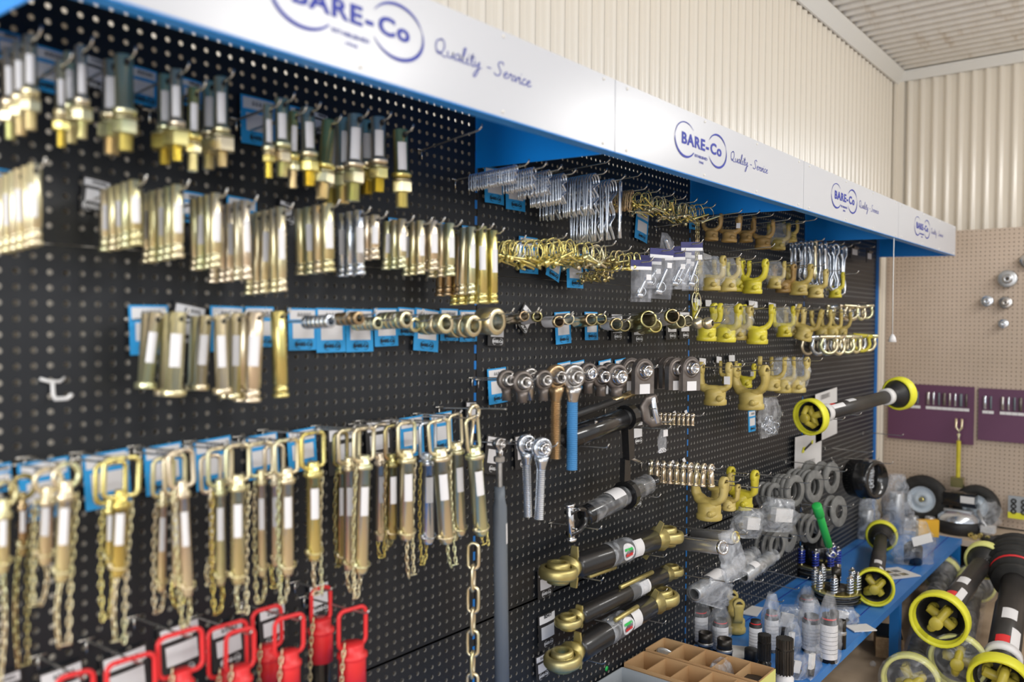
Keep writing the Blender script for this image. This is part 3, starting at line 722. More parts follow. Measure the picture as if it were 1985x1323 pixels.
def hitch_pin(L, r, lw, lh, loop='rect', rw=.0042):
    """origin = top inside of the handle loop, where the hook passes"""
    h = MB()
    if loop == 'rect':
        pts = rrect(lw, lh, .010, z0=-lh+.002)
        h.tube(pts, rw, 8, closed=True)
    else:
        h.tube([(lw/2*math.cos(a/18*2*math.pi), 0, -lw/2+.002+lw/2*math.sin(a/18*2*math.pi)) for a in range(18)], rw, 8, closed=True)
        lh = lw
    zc = -lh+.012; b = MB()
    b.lathe([(0, zc), (r*.8, zc), (r*.86, zc-.002), (r*.86, zc-.013), (r, zc-.015), (r, zc-.018)], None, 18)
    b.lathe([(r, zc-.018), (r*1.32, zc-.019), (r*1.35, zc-.021), (r*1.35, zc-.026), (r*1.3, zc-.028), (r, zc-.029), (r, zc-L+.010), (r*.80, zc-L+.002), (r*.72, zc-L), (0, zc-L)], None, 20)
    s = MB(); sticker_on(s, r, zc-L*.26, zc-L*.26-min(.058, L*.36), -2.6, -1.45)
    # lynch clip through the tip
    c = MB(); zl = zc-L+.020
    c.cyl((-r*1.25, -.001, zl), (r*1.5, -.001, zl), .0028, 8); c.cyl((-r*1.5, -.001, zl), (-r*1.1, -.001, zl), .0055, 8)
    rg = r*1.35; cc = [( (rg*1.05)*math.cos(a), -r*.9*math.sin(a)-.001, zl-.006*math.sin(a)) for a in [math.pi*k/10 for k in range(11)]]
    c.tube(cc, .0016, 6)
    return dict(handle=h.mesh('handle'), body=b.mesh('pin_body'), st=s.mesh('sticker'), clip=c.mesh('lynch_clip'), zc=zc, zl=zl)
HD = [  # x top, y collar, x bottom, y bottom, dia, loop px w, loop top y, df, mat, chain drop px, loop kind
 (914, 868, 940, 1048, 29, 36, 812, .17, 'gold', 40, 'rect'), (882, 858, 896, 1044, 25, 36, 806, .13, 'gold', 20, 'rect'), (849, 870, 867, 1060, 29, 46, 818, .165, 'gold', 66, 'rect'),
 (829, 878, 830, 1056, 26, 40, 822, .11, 'silver', 52, 'rect'), (788, 872, 789, 1049, 28, 42, 822, .155, 'gold', 90, 'rect'), (759, 880, 760, 1048, 22, 36, 828, .13, 'olive', 30, 'rect'), (737, 879, 737, 1050, 18, 34, 826, .08, 'pink', 50, 'rect'),
 (706, 883, 699, 1112, 27, 52, 833, .16, 'gold', 62, 'rect'), (676, 887, 677, 1108, 21, 50, 836, .12, 'gold', 58, 'rect'), (660, 893, 661, 1095, 16, 34, 842, .08, 'olive', 20, 'rect'),
 (606, 896, 609, 1089, 27, 52, 842, .165, 'brass', 88, 'rect'), (555, 908, 557, 1117, 25, 52, 856, .16, 'gold', 72, 'rect'), (531, 915, 533, 1100, 15, 38, 866, .09, 'pink', 60, 'rect'), (505, 912, 508, 1120, 17, 46, 862, .12, 'gold', 70, 'rect'),
 (461, 921, 461, 1134, 26, 44, 866, .16, 'gold', 80, 'rect'), (426, 930, 427, 1136, 20, 46, 872, .13, 'gold', 76, 'rect'), (408, 944, 410, 1106, 10, 36, 886, .08, 'pink', 50, 'rect'),
 (350, 933, 362, 1162, 22, 50, 877, .16, 'pink', 80, 'rect'), (338, 945, 341, 1140, 15, 40, 886, .12, 'gold', 60, 'rect'), (317, 951, 312, 1148, 17, 40, 892, .09, 'gold', 60, 'rect'),
 (237, 950, 229, 1118, 27, 66, 891, .16, 'brass', 150, 'rect'), (215, 962, 213, 1100, 20, 56, 900, .11, 'brass', 120, 'rect'),
 (130, 938, 120, 1133, 26, 44, 902, .16, 'gold', 150, 'ring'), (94, 953, 88, 1105, 25, 44, 912, .11, 'gold', 100, 'ring'), (45, 965, 43, 1090, 14, 42, 925, .07, 'olive', 240, 'ring'), (8, 978, 4, 1122, 22, 44, 938, .12, 'gold', 250, 'ring')]
seen_h = 0
for i, (xt, yc, xb, yb, dia, lw, yt, df, mt, drop, lk) in enumerate(HD):
    p = U(xt, yt, df); k = mpp(U(xt, yt, df)); r = dia*k/2; lh = (yc-yt)*k+.012; kb = mpp(U(xt, (yc+yb)/2, df)); L = (yb-yc)*kb
    P = hitch_pin(L, r, max(lw*k*1.05, .03), lh, lk)
    o = empty('hitch_pin', p)
    tl = math.degrees(math.atan2((xb-xt), (yb-yc)))
    o.rotation_euler = (0, R(-tl)*-1 if False else R(-tl), R(rnd.uniform(-10, 10)))
    MB().build('handle', mt, o, me=P['handle']); MB().build('pin_body', mt, o, me=P['body']); MB().build('sticker', 'label', o, me=P['st']); MB().build('lynch_clip', 'gold' if mt != 'silver' else 'silver', o, me=P['clip'])
    ch = MB(); zc, zl = P['zc'], P['zl']; D = drop*kb; sx = 1 if i % 2 == 0 else -1
    xa = sx*(r*1.35+.003); hang = []
    for q in range(13):
        t = q/12; hang.append((xa*(1-.15*t), -.002+.006*math.sin(3*t), zc-.02-(abs(zl-zc)+D-.02)*t))
    back_ = []
    for q in range(7):
        t = q/6; back_.append((xa*.85-sx*(.012+.006*math.sin(math.pi*t)), .002, zl-D+(D-.006)*t))
    knot_chain(ch, hang+back_)
    ch.build('safety_chain', 'olive' if mt == 'olive' else 'gold' if i % 3 else 'brass', o)
    loc = ['above the red handles', 'on the long hitch pin row'][0]
    tag(o, f'{WORD[M[mt].name]} hitch pin with looped handle and chain, {nth(i) if i < 20 else NTH[i-20]} {"from the right" if i < 20 else "of the leftmost six"}', 'hitch pin', 'hitch pins with safety chains')
    if df > .1: hook(p.x, p.z-SL*df+.001, df+.02, f'wire peg hook holding the {NTH[i] if i < 20 else NTH[i-20]+" of the leftmost six"} hitch pin{" from the right" if i < 20 else ""}')
for kind, x0, y0, x1, tl, w in [('blue', -30, 900, 22, -3, 'at the left edge behind the hitch pins'), ('blue', 34, 892, 133, -3, 'second from the left behind the hitch pins'), ('blue', 160, 876, 248, -3, 'above the brassy hitch pins with long chains'), ('blue', 279, 862, 350, -3, 'above the rosy hitch pin at left'),
        ('blue', 374, 850, 448, -3, 'above the hitch pins left of centre'), ('blue', 478, 842, 536, -3, 'above the thin hitch pins'), ('blue', 556, 832, 610, -3, 'above the golden hitch pin'), ('black', 634, 828, 692, -2, 'above the hitch pin pair'), ('black', 708, 814, 757, -2, 'above the dark hitch pin'),
        ('blue', 773, 808, 820, -2, 'above the single hitch pin with long chain'), ('blue', 832, 800, 876, -2, 'last blue one above the hitch pins'), ('black', 902, 778, 924, 3, 'behind the ring of the heavy chain')]:
    cardpx(kind, x0, y0, x1, f'{kind} price card {w}', tilt=tl)
# ---- red handled pins ----
def red_pin(o, rb, lw, lh, hb, shaft, skew=0, ring=True):
    h = MB(); pts = rrect(lw, lh, .013, z0=-lh+.003)
    h.tube(pts, .0042, 8, closed=True); h.build('handle', 'red', o)
    zc = -lh+.010; b = MB()
    b.lathe([(0, zc), (rb*.82, zc), (rb*.86, zc-.003), (rb*.86, zc-.017), (rb*1.12, zc-.020), (rb*1.14, zc-.026), (rb, zc-.030)], None, 24)
    b.build('cap', 'red', o)
    b = MB(); b.lathe([(rb, zc-.030), (rb*1.0, zc-.034), (rb*1.03, zc-hb), (0, zc-hb)], None, 24); b.build('sleeve', 'red', o)
    s = MB(); s.lathe([(rb*.86, zc-hb+.001), (rb*.86, zc-hb-shaft), (rb*.6, zc-hb-shaft-.01), (0, zc-hb-shaft-.01)], None, 20); s.build('shank', 'blackmetal', o)
    c = MB(); knot_chain(c, [(-rb*1.0, -rb*.5, -lh+.02), (-rb*1.25, -rb*.6, zc-.03), (-rb*1.3, -rb*.5, zc-hb), (-rb*1.25, -rb*.4, zc-hb-shaft*.6)]); c.build('safety_chain', 'gold', o)
RD = [(683, 1184, 62, 1248, 52, 88, .16), (622, 1143, 42, 1200, 46, 82, .09), (561, 1199, 62, 1262, 42, 72, .16), (517, 1183, 60, 1252, 40, 70, .09), (466, 1226, 58, 1292, 44, 70, .15), (441, 1215, 78, 1300, 44, 70, .10), (349, 1231, 86, 1300, 42, 70, .16), (254, 1281, 90, 1345, 44, 70, .16), (146, 1311, 66, 1370, 44, 70, .14)]
RW = ['front right, nearest the empty hook tip', 'tallest, behind the front right one', 'third from the right', 'fourth from the right, half hidden', 'fifth from the right', 'sixth from the right, wide handle', 'third from the left', 'second from the left, mostly cut off', 'leftmost, only its handle top visible']
for i, (px, y0, lw, yc, bd, hb, df) in enumerate(RD):
    p = U(px, y0, df); k = mpp(p); o = empty('red_pin', p); o.rotation_euler = (0, R(rnd.uniform(-2, 2)), R(-6))
    red_pin(o, bd*k/2, lw*k, (yc-y0)*k+.01, hb*k, .13)
    tag(o, f'red handled hitch pin with black shank, {RW[i]}', 'hitch pin', 'red handled hitch pins')
    if i not in (3, 5): hook(p.x, p.z-SL*df+.001, df+(.035 if i else .05), f'wire peg hook of the red pin {RW[i]}', rise=.008)
for x0, y0, x1, tl, w in [(598, 1130, 636, -3, 'topmost above the red pins'), (500, 1176, 553, -3, 'above the middle red pins'), (405, 1206, 472, -4, 'above the red pins left of centre'), (304, 1208, 388, -4, 'behind the wide red handle, blue writing'), (195, 1262, 285, -4, 'behind the second red handle'), (72, 1292, 162, -4, 'near the lower left corner'), (-30, 1306, 40, -3, 'in the lower left corner')]:
    cardpx('black', x0, y0, x1, f'black and white price card {w}', tilt=tl)
# ---- heavy chain hanging from its own ring ----
df = .12; top = U(919, 800, df); k = mpp(top)
rt = empty('heavy_chain', top); tag(rt, 'heavy zinc link chain hanging full height over the blue slotted upright', 'chain')
MB().tube([(.0165*math.cos(a/20*2*math.pi), 0, .0165*math.sin(a/20*2*math.pi)) for a in range(20)], .0052, 10, closed=True).build('top_ring', 'gold', rt)
MB().tube([(-.002, .001, -.02), (-.006, .004, -.08), (.0, .006, -.2), (.0, .004, -.245)], .0042, 8).build('hanger_rod', 'gold', rt)
yb0 = 1050; zz = U(919, yb0, df).z-top.z; i = 0
ll = 57*mpp(U(919, 1150, df)); step = ll*.80
while zz > U(919, 1360, df).z-top.z:
    m = Matrix.Translation((0, 0, zz-ll/2)) @ Matrix.Rotation(R(30 if i % 2 else -62), 4, 'Z')
    pts = []
    for a in range(20):
        t = a/20*2*math.pi; pts.append(m @ Vector((.0135*math.cos(t), 0, (ll/2-.0135-.004)*(1 if math.sin(t) > 0 else -1)*(1 if abs(math.sin(t)) > .05 else 0)+.0135*math.sin(t))))
    MB().tube(pts, .0042, 8, closed=True).build('link', 'gold', rt)
    zz -= step-.004; i += 1
hook(top.x, top.z+.010-SL*df, .22, 'long wire hook carrying the heavy chain', rise=.0)
# ================= SECOND BAY =================
def r_clip(L, w, r, waves=2):
    """hairpin clip hanging from its loop: plane x-z, loop top at origin"""
    pts = [(-w, 0, -L), (-w, 0, -w*1.1)]
    for k in range(1, 9):
        a = R(180-180*k/8*1.0); pts.append((w*math.cos(a), 0, -w*1.1+w*1.1*math.sin(a)))
    z = -w*1.3; pts += [(w*.95, 0, -L*.22), (-w*.25, 0, -L*.36), (w*.55, 0, -L*.50), (w*.75, 0, -L*.60), (-w*.2, 0, -L*.74), (w*.5, 0, -L*.88), (w*.95, 0, -L*.97)]
    mb = MB(); mb.tube(spline(pts, 4), r, 6); return mb.mesh('r_clip')
def bundle(me, mat, px, py, df, n, sp, names, cat, group, tl=0, jit=2, name='r_clip', up=.0):
    p = U(px, py, df); out = []
    for i in range(n):
        q = p+Vector((rnd.uniform(-.0006, .0006), i*sp, -SL*i*sp+up))
        if q.y > -.012: break
        o = MB().build(name, mat, me=me); o.location = q; o.rotation_euler = (R(rnd.uniform(-jit, jit)), R(tl+rnd.uniform(-jit, jit)), R(rnd.uniform(-jit, jit)*2))
        tag(o, names, cat, group); out.append(o)
    return p
RC = [(1000, 321, 34, 6, 20, .0075, .20, 'short silver clips nearest the blue divider'), (1034, 325, 42, 7, 12, .008, .19, 'second bundle of short silver clips'), (1064, 330, 48, 9, 12, .008, .19, 'third bundle, slim silver clips'), (1092, 337, 58, 10, 13, .008, .18, 'fourth bundle, medium silver clips'),
      (1153, 337, 78, 14, 21, .0085, .19, 'fifth and fullest bundle of broad silver clips'), (1188, 348, 118, 14, 15, .0095, .19, 'sixth bundle, long silver clips')]
for i, (px, py, Lp, wp, n, sp, df, nm) in enumerate(RC):
    k = px_size(px, py, df, 1); me = r_clip(Lp*k, wp*k, .0018 if i < 3 else .0028)
    p = bundle(me, 'silver', px, py, df, n, sp, 'silver hairpin clip in the '+nm, 'clip', 'hairpin clips: '+nm)
    hook(p.x, p.z-SL*df-.004, df+.04, f'wire peg hook of the {nth(i)} silver clip bundle')
k = px_size(1203, 352, .21, 1); p = U(1203, 352, .21)
o = MB().build('r_clip', 'silver', me=r_clip(112*k, 10*k, .0034)); o.location = p; o.rotation_euler = (0, R(2), R(25)); tag(o, 'longest silver hairpin clip hanging in front of the sixth clip bundle', 'clip')
for j, (kind, x0, y0, x1, tl, w) in enumerate([('blue', 938, 326, 976, 0, 'leftmost behind the silver clips'), ('blue', 976, 336, 1020, 0, 'second behind the silver clips'), ('blue', 1036, 340, 1058, 0, 'third, peeking below the silver clips')]):
    cardpx(kind, x0, y0, x1, f'{kind} price card {w}', tilt=tl)
# empty hooks above the clips and twisted bronze clips
for px, py, L, w in [(1110, 336, .2, 'between the fourth and fifth silver clip bundles'), (1185, 358, .18, 'just right of the longest silver clip')]:
    p = U(px-40, py, 0); hook(p.x, p.z, L, f'empty wire peg hook {w}')
k = px_size(1226, 368, .16, 1)
p = bundle(r_clip(40*k, 6*k, .0017), 'copper', 1226, 368, .16, 12, .008, 'bronze coloured spring clip beside the long silver clips', 'clip', 'bronze spring clips', jit=6)
hook(p.x, p.z-SL*.16-.004, .21, 'wire peg hook of the bronze spring clips')
def snapper(rw, L, bow, kind):
    """pin with a spring bow; hangs by the bow at the origin"""
    mb = MB(); c = MB()
    if kind == 'd':
        pts = [(-bow*.5*math.cos(R(a)), 0, -bow*.5-bow*.5*math.sin(R(a))*-1) for a in range(0, 181, 20)]
        pts = [(-bow*.5, 0, -L*.8)]+pts+[(bow*.5, 0, -L*.8)]
    else:
        pts = [(bow*.5*math.sin(R(a)), 0, -bow*.5+bow*.5*math.cos(R(a))) for a in range(-170, 171, 20)]
    mb.tube(pts, rw, 6)
    zz = -L*.8 if kind == 'd' else -bow
    c.cyl((-bow*.62, 0, zz), (bow*.9, .0, zz+rnd.uniform(-.004, .004)), rw*2.3, 10); c.cyl((-bow*.75, 0, zz), (-bow*.55, 0, zz), rw*4, 10)
    return mb.mesh('spring_bow'), c.mesh('pin_body')
def snap_group(px, py, df, n, sp, mat, kind, L, bow, label, group, spread=35, rw=.0013, nm='lynch_pin', hk=True):
    a, b = snapper(rw, L, bow, kind); p = U(px, py, df)
    for i in range(n):
        q = p+Vector((rnd.uniform(-.002, .002), i*sp+rnd.uniform(-.002, .002), -SL*i*sp))
        if q.y > -.012: break
        o = MB().build(nm, mat, me=b); MB().build('spring_bow', mat, o, me=a)
        o.location = q; o.rotation_euler = (R(rnd.uniform(-12, 12)), R(rnd.uniform(-spread, spread)), R(rnd.uniform(-40, 40)))
        tag(o, label, 'lynch pin', group)
    if hk: hook(p.x, p.z-SL*df-.003, df+.04, f'wire peg hook under {group}', group='hooks of the lynch pin rows')
for i, (px, py, n, mt, kd, L, bow, sp) in enumerate([(1258, 372, 9, 'brass', 'd', .045, .030, .014), (1285, 380, 9, 'gold', 'd', .05, .034, .014), (1308, 386, 9, 'brass', 'r', .05, .034, .014), (1330, 392, 9, 'gold', 'd', .055, .030, .013), (1350, 396, 8, 'brass', 'd', .055, .036, .013), (1366, 402, 7, 'gold', 'r', .05, .045, .02)]):
    snap_group(px, py, .17, n, sp, mt, kd, L, bow, f'small {WORD[M[mt].name]} wire lock pin tangled on the {nth(i)} hook above the blister packs', f'the {nth(i)} tangle of lock pins', rw=.0014)
RG = [(995, 466, 8, 'brass', 'r', .03, .042, .009, .12), (1074, 462, 12, 'brass', 'r', .03, .058, .012, .17), (1108, 466, 11, 'brass', 'r', .03, .048, .013, .16), (1142, 470, 11, 'brass', 'r', .03, .050, .013, .16), (1170, 476, 10, 'gold', 'r', .03, .050, .014, .16), (1200, 486, 10, 'olive', 'd', .04, .032, .014, .17), (1234, 490, 10, 'brass', 'd', .055, .036, .015, .18)]
for i, (px, py, n, mt, kd, L, bow, sp, df) in enumerate(RG):
    snap_group(px, py, df, n, sp, mt, kd, L, bow, f'{WORD[M[mt].name]} ring lynch pin on the {nth(i)} hook of the ring row', f'the {nth(i)} ring hook', rw=.0017, spread=25)
snap_group(1182, 524, .15, 12, .011, 'olive', 'd', .03, .028, 'dark olive lock pin in the tangle below the ring row', 'the low dark tangle of lock pins', rw=.0016)
for kind, x0, y0, x1, tl, w in [('blue', 1006, 460, 1042, 0, 'behind the gold rings, left one'), ('blue', 1066, 490, 1092, 18, 'poking out under the gold rings'), ('blue', 1097, 492, 1130, 0, 'third under the gold rings'), ('blue', 1132, 490, 1150, 25, 'tilted at the right of the gold rings'), ('blue', 1230, 410, 1262, 10, 'behind the upper tangle of lock pins'), ('blue', 1335, 400, 1352, 0, 'at the right end of the upper tangle')]:
    cardpx(kind, x0, y0, x1, f'{kind} price card {w}', tilt=tl, d=.03 if x0 in (1066, 1097, 1132) else .006)
# silver lynch pin with ring at the left of the ring row
o = MB(); o.cyl((-.002, 0, -.036), (.002, 0, .004), .0035, 10); o.tube([(.018*math.cos(R(a)), -.002, -.018+.018*math.sin(R(a))) for a in range(100, 400, 15)], .0014, 6)
o = o.build('lynch_pin', 'silver'); o.location = U(1008, 472, .12); tag(o, 'single bright silver lynch pin hanging left of the gold rings', 'lynch pin')
# blister packs
def blister(w, h, dd):
    hd = MB(); hd.box((0, 0, -.013), (w*1.05, .0015, .028))
    st = MB(); st.box((0, -.001, -.023), (w*1.04, .0008, .010))
    bl = MB(); z0 = -.026; m = None
    pr = [(-w/2, 0), (-w*.44, -dd), (w*.44, -dd), (w/2, 0)]
    bl.prism([(p[0], p[1]) for p in pr], z0-h, z0, None); bl.box((0, .0005, z0-h-.006), (w*1.02, .0006, .014))
    fx = MB()
    fx.cyl((-w*.16, -dd*.4, z0-h*.92), (w*.18, -dd*.4, z0-h*.30), .0055, 10); fx.cyl((-w*.26, -dd*.4, z0-h*.9), (w*.0, -dd*.4, z0-h*.95), .008, 10)
    fx.tube([(w*.2*math.cos(R(a)), -dd*.4, z0-h*.8+w*.2*math.sin(R(a))) for a in range(0, 360, 30)], .0014, 5, closed=True)
    return hd.mesh('header_card'), st.mesh('white_band'), bl.mesh('blister_shell'), fx.mesh('fastener')
BP = [(1243, 505, 88, 32, .20, 0, 'leftmost, hanging low'), (1283, 483, 104, 36, .20, 2, 'with a purple header, in the middle'), (1262, 496, 70, 32, .12, 0, 'behind the middle one'), (1308, 488, 80, 32, .15, -3, 'third, half hidden'), (1322, 478, 84, 30, .13, 2, 'fourth, half hidden'), (1341, 470, 100, 34, .18, -2, 'rightmost, beside the thin chain'), (1330, 484, 84, 30, .09, 3, 'at the back by the blue upright')]
for i, (px, py, hp, wp, df, tl, w) in enumerate(BP):
    p = U(px, py, df); k = mpp(p); wm = wp*k*1.35; a, b, c, d = blister(wm, hp*k-.05, .016)
    o = MB().build('blister_pack', 'blister', me=c); o.location = p; o.rotation_euler = (0, R(tl), R(-32))
    MB().build('header_card', 'header', o, me=a); MB().build('white_band', 'label', o, me=b); MB().build('fastener', 'silver', o, me=d)
    lb = MB(); lb.box((wm*.25, -.0175, -.05), (.016, .0005, .016)); lb.build('sticker', 'label', o)
    tag(o, f'clear blister pack of silver fasteners, {w}', 'blister pack', 'blister packs')
    hook(p.x, p.z-SL*df-.006, df+.04, f'wire peg hook of the blister pack {w}')
p = U(1285, 468, .2); bl = blister(.05, .07, .018)
o = MB().build('blister_pack', 'blister', me=bl[2]); o.location = p+Vector((-.03, 0, .012)); o.rotation_euler = (0, R(-72), R(10)); MB().build('fastener', 'silver', o, me=bl[3]); tag(o, 'loose clear blister pack lying tilted on top of the others', 'blister pack')
# thin chain beside the packs, with two rings and a pin at its foot
c = MB(); a = U(1352, 428, .16); b = U(1354, 575, .16); rt = empty('thin_chain', a); tag(rt, 'thin dark zinc chain with rings hanging in front of the ochre yokes', 'chain')
dz = (b-a).z; knot_chain(c, [(-.006, 0, 0), (-.010, 0, dz*.95)], link=.02, r=.0017, w=.008); knot_chain(c, [(.008, 0, 0), (.004, 0, dz)], link=.02, r=.0017, w=.008); c.build('links', 'olive', rt)
for q, (dx, t) in enumerate([(-.012, 15), (.012, -20)]):
    MB().tube([(dx+.020*math.cos(R(x)), .008*math.sin(R(x)*1)*.2, dz-.018+.03*math.sin(R(x))) for x in range(0, 360, 20)], .002, 6, closed=True).build('ring', 'gold', rt)
MB().cyl((-.02, -.004, dz-.075), (.022, -.004, dz-.035), .0042, 10).build('pin_body', 'gold', rt)
p = a; hook(p.x, p.z-SL*.16-.002, .2, 'wire peg hook carrying the thin dark chain')
# ---- spacer tubes ----
TB = [((1017, 613), (985, 622), 9, 'olive', .15, 0), ((1042, 614), (1012, 622), 9, 'olive', .12, 1), ((1084, 624), (1050, 625), 10, 'olive', .15, 1), ((1103, 619), (1080, 620), 10, 'gold', .12, 1), ((1147, 620), (1113, 626), 11, 'olive', .15, 0), ((1166, 619), (1142, 622), 10, 'olive', .11, 0),
      ((1196, 629), (1166, 628), 11, 'olive', .15, 1), ((1211, 631), (1186, 634), 11, 'olive', .13, 0), ((1258, 619), (1221, 630), 16, 'olive', .16, 0), ((1271, 632), (1240, 637), 12, 'brass', .13, 0), ((1304, 613), (1272, 622), 13, 'olive', .16, 1), ((1320, 623), (1300, 626), 12, 'gold', .15, 0), ((1334, 622), (1318, 625), 10, 'gold', .13, 0)]
for i, (f, b, rp, mt, df, lab) in enumerate(TB):
    A_ = U(*f, df); k = mpp(A_)
    Lt = .115 if i < 11 else .045; B_ = U(*b, max(.02, df-Lt)); d = (B_-A_); d = d.normalized()*Lt; rp = rp*1.12
    mb = MB(); mb.ring(A_+d*.5, d, rp*k, rp*k*.80, Lt, 24); mid = A_+d*.5
    o = mb.build('spacer_tube', mt, mw=Matrix.Identity(4)); 
    if lab:
        s = MB(); r_ = rp*k; mm = T(A_, d); s.lathe([(r_*1.02, Lt*.12), (r_*1.02, Lt*.85)], mm, 24); s.build('sticker', 'label', o)
    tag(o, f'{WORD[M[mt].name]} spacer tube{" with white sticker" if lab else ""}, {nth(i)} from the left in the tube row', 'tube', 'spacer tubes')
    if i < 11: hook(A_.x, A_.z+rp*k*.55-SL*df, df+(.045 if i % 2 == 0 else .012), f'wire peg hook through the {nth(i)} spacer tube', group='hooks of the tube row')
for i, px in enumerate((1353, 1372)):
    p = U(px, 627, .17+.03*i); mb = MB(); rr_ = 12*mpp(p)
    pr = [(rr_*.45, -rr_*.86)]+[(rr_*math.cos(R(a)), rr_*math.sin(R(a))) for a in range(-60, 61, 15)]+[(rr_*.45, rr_*.86), (rr_*.45, -rr_*.86)]
    mb.lathe(pr, T(p, (0, 1, 0)), 22); tag(mb.build('hitch_ball', 'pink'), f'plain drilled steel ball, {["left", "right"][i]} of two at the end of the tube row', 'ball', 'drilled balls')
p = U(1372, 627, .2); hook(p.x, p.z-.010, .26, 'long wire hook through the two drilled balls')
for kind, x0, y0, x1, tl, w in [('black', 1014, 600, 1040, 38, 'turned diagonal between the first spacer tubes'), ('blue', 1075, 605, 1104, -3, 'behind the third spacer tube'), ('blue', 1133, 605, 1158, 0, 'behind the fifth spacer tube'), ('black', 1184, 608, 1206, 0, 'behind the seventh spacer tube'), ('black', 1224, 607, 1248, 0, 'behind the widest spacer tube'), ('black', 1290, 604, 1312, 0, 'under the eleventh spacer tube'), ('black', 1312, 604, 1341, 0, 'at the right end of the tube row'), ('black', 946, 608, 980, 3, 'behind the largest bushing'),
        ('blue', 945, 714, 980, -3, 'left of the row of ball ends'), ('blue', 1080, 702, 1106, -5, 'behind the bronze threaded end'), ('blue', 1106, 700, 1132, -5, 'behind the blue sleeved end'), ('blue', 1160, 698, 1184, -5, 'behind the middle ball ends'), ('blue', 1192, 696, 1212, -5, 'behind the dark ball ends'),
        ('black', 944, 846, 982, 12, 'behind the grey tie rod eye'), ('black', 996, 842, 1030, -2, 'behind the silver threaded ends'), ('black', 1224, 812, 1246, 0, 'below the black towing tube'), ('black', 1224, 938, 1243, 0, 'beside the ratchet top link'), ('black', 1042, 1100, 1070, 0, 'below the upper gold ball end'), ('black', 1040, 1188, 1079, -1, 'reading B2417, left of the lowest links'), ('black', 1037, 1268, 1062, -3, 'beside the lowest ball end'), ('black', 1322, 1036, 1332, 0, 'behind the turned steel tubes')]:
    cardpx(kind, x0, y0, x1, f'{kind} price card {w}', tilt=tl)
    if x0 == 1040:
        pp = U((x0+x1)/2, y0+9, .013); q = MB(); text_into(q, 'B2417', .014, Matrix(((1, 0, 0, 0), (0, 0, -1, 0), (0, 1, 0, 0), (0, 0, 0, 1))), bold=.0003); 
        lo = [o for o in bpy.data.objects if o.get('label', '').startswith('black price card reading B2417')][0]
        for ch_ in [c for c in COL.objects if c.parent == lo and c.name.startswith('handwriting')]: bpy.data.objects.remove(ch_)
        q.build('handwriting', 'black_ink', lo, Matrix.Translation((0, -.0052, -.0085)))
# ---- ball ends and threaded ends ----
def eye(mb_h, mb_b, Rr, w, m=None, bore=.36, pro=1.15):
    mm = (m or Matrix.Identity(4)) @ Matrix.Rotation(R(90), 4, 'X')
    mb_h.lathe([(Rr*.70, -w*.46), (Rr*.78, -w*.5), (Rr*.93, -w*.44), (Rr, -w*.25), (Rr, w*.25), (Rr*.93, w*.44), (Rr*.78, w*.5), (Rr*.70, w*.46), (Rr*.70, -w*.46)], mm, 26)
    rb = Rr*.69; pr = [(Rr*bore, -w*.72)]+[(max(rb*math.cos(a), Rr*bore*1.2), w*.72*math.sin(a)/math.sin(1.05)) for a in [x/10*1.05 for x in range(-10, 11)]]+[(Rr*bore, w*.72), (Rr*bore, -w*.72)]
    mb_b.lathe(pr, mm, 24); mb_b.lathe([(Rr*bore, -w*pro), (Rr*bore*1.42, -w*pro), (Rr*bore*1.5, -w*.6), (Rr*bore*1.5, w*.6), (Rr*bore*1.42, w*pro), (Rr*bore, w*pro), (Rr*bore, -w*pro)], mm, 22)
def rod_end(px, py, rp, kind, yb, mat, df, label, tl=0, rz=0, w=None, mball='steel', group='ball ends', hk=True, lab=False):
    p = U(px, py, df); k = mpp(p); Rr = rp*k; w = w or Rr*.75; L = (yb-py)*k
    o = empty('ball_end', p); o.rotation_euler = (0, R(tl), R(rz)); h, b = MB(), MB(); eye(h, b, Rr, w)
    if kind == 'weld':
        h.tube([(0, 0, -Rr*.86), (0, 0, -Rr*1.25), (0, 0, -L)], [Rr*.62, Rr*.5, Rr*.52], 14, flat=.85)
    elif kind == 'plate':
        h.plate_hole([(Rr*1.12*math.cos(R(a)), Rr*1.12*math.sin(R(a))) for a in range(0, 181, 15)]+[(-Rr*1.12, -L*.5), (-Rr*1.12, -L), (0, -L), (Rr*1.12, -L), (Rr*1.12, -L*.5)], (0, 0), Rr*.9, -w*.38, w*.38, Matrix.Rotation(R(90), 4, 'X'))
    elif kind == 'thread':
        h.tube([(0, 0, -Rr*.8), (0, 0, -Rr*1.3), (0, 0, -Rr*1.9), (0, 0, -Rr*2.0)], [Rr*.80, Rr*.62, Rr*.46, Rr*.42], 16, flat=.9)
        t = MB(); threaded(t, -Rr*1.9, -L, Rr*.44, .0048); t.build('threaded_shank', mat, o)
    h.build('housing', mat, o); b.build('ball', mball, o)
    if lab: MB().box((0, -w*.42, -L*.78), (Rr*1.2, .0008, Rr*.9)).build('sticker', 'label', o)
    tag(o, label, 'ball end', group)
    if hk: hook(p.x, p.z-SL*df+Rr*.2, df+(.05 if df > .13 else .02), 'wire peg hook through the '+label[:60].split(',')[0], group='hooks of the ball end row')
    return o
rod_end(982, 737, 20, 'weld', 777, 'cast', .12, 'dark weld-on ball end, leftmost, beside the blue card', rz=-22)
rod_end(1012, 741, 22, 'weld', 781, 'cast', .15, 'dark weld-on ball end, second from the left', rz=-22)
rod_end(1027, 731, 18, 'weld', 776, 'steel', .08, 'brighter ball end half hidden behind the second one', rz=-22)
rod_end(1053, 737, 20, 'weld', 777, 'cast', .15, 'dark weld-on ball end, left of the bronze threaded end', rz=-20)
rod_end(1078, 731, 24, 'thread', 890, 'copper', .14, 'bronze threaded ball end with long bare shank', tl=0, rz=-22)
o = rod_end(1110, 731, 25, 'thread', 778, 'steel', .17, 'silver threaded ball end with a bright blue net sleeve', rz=-22)
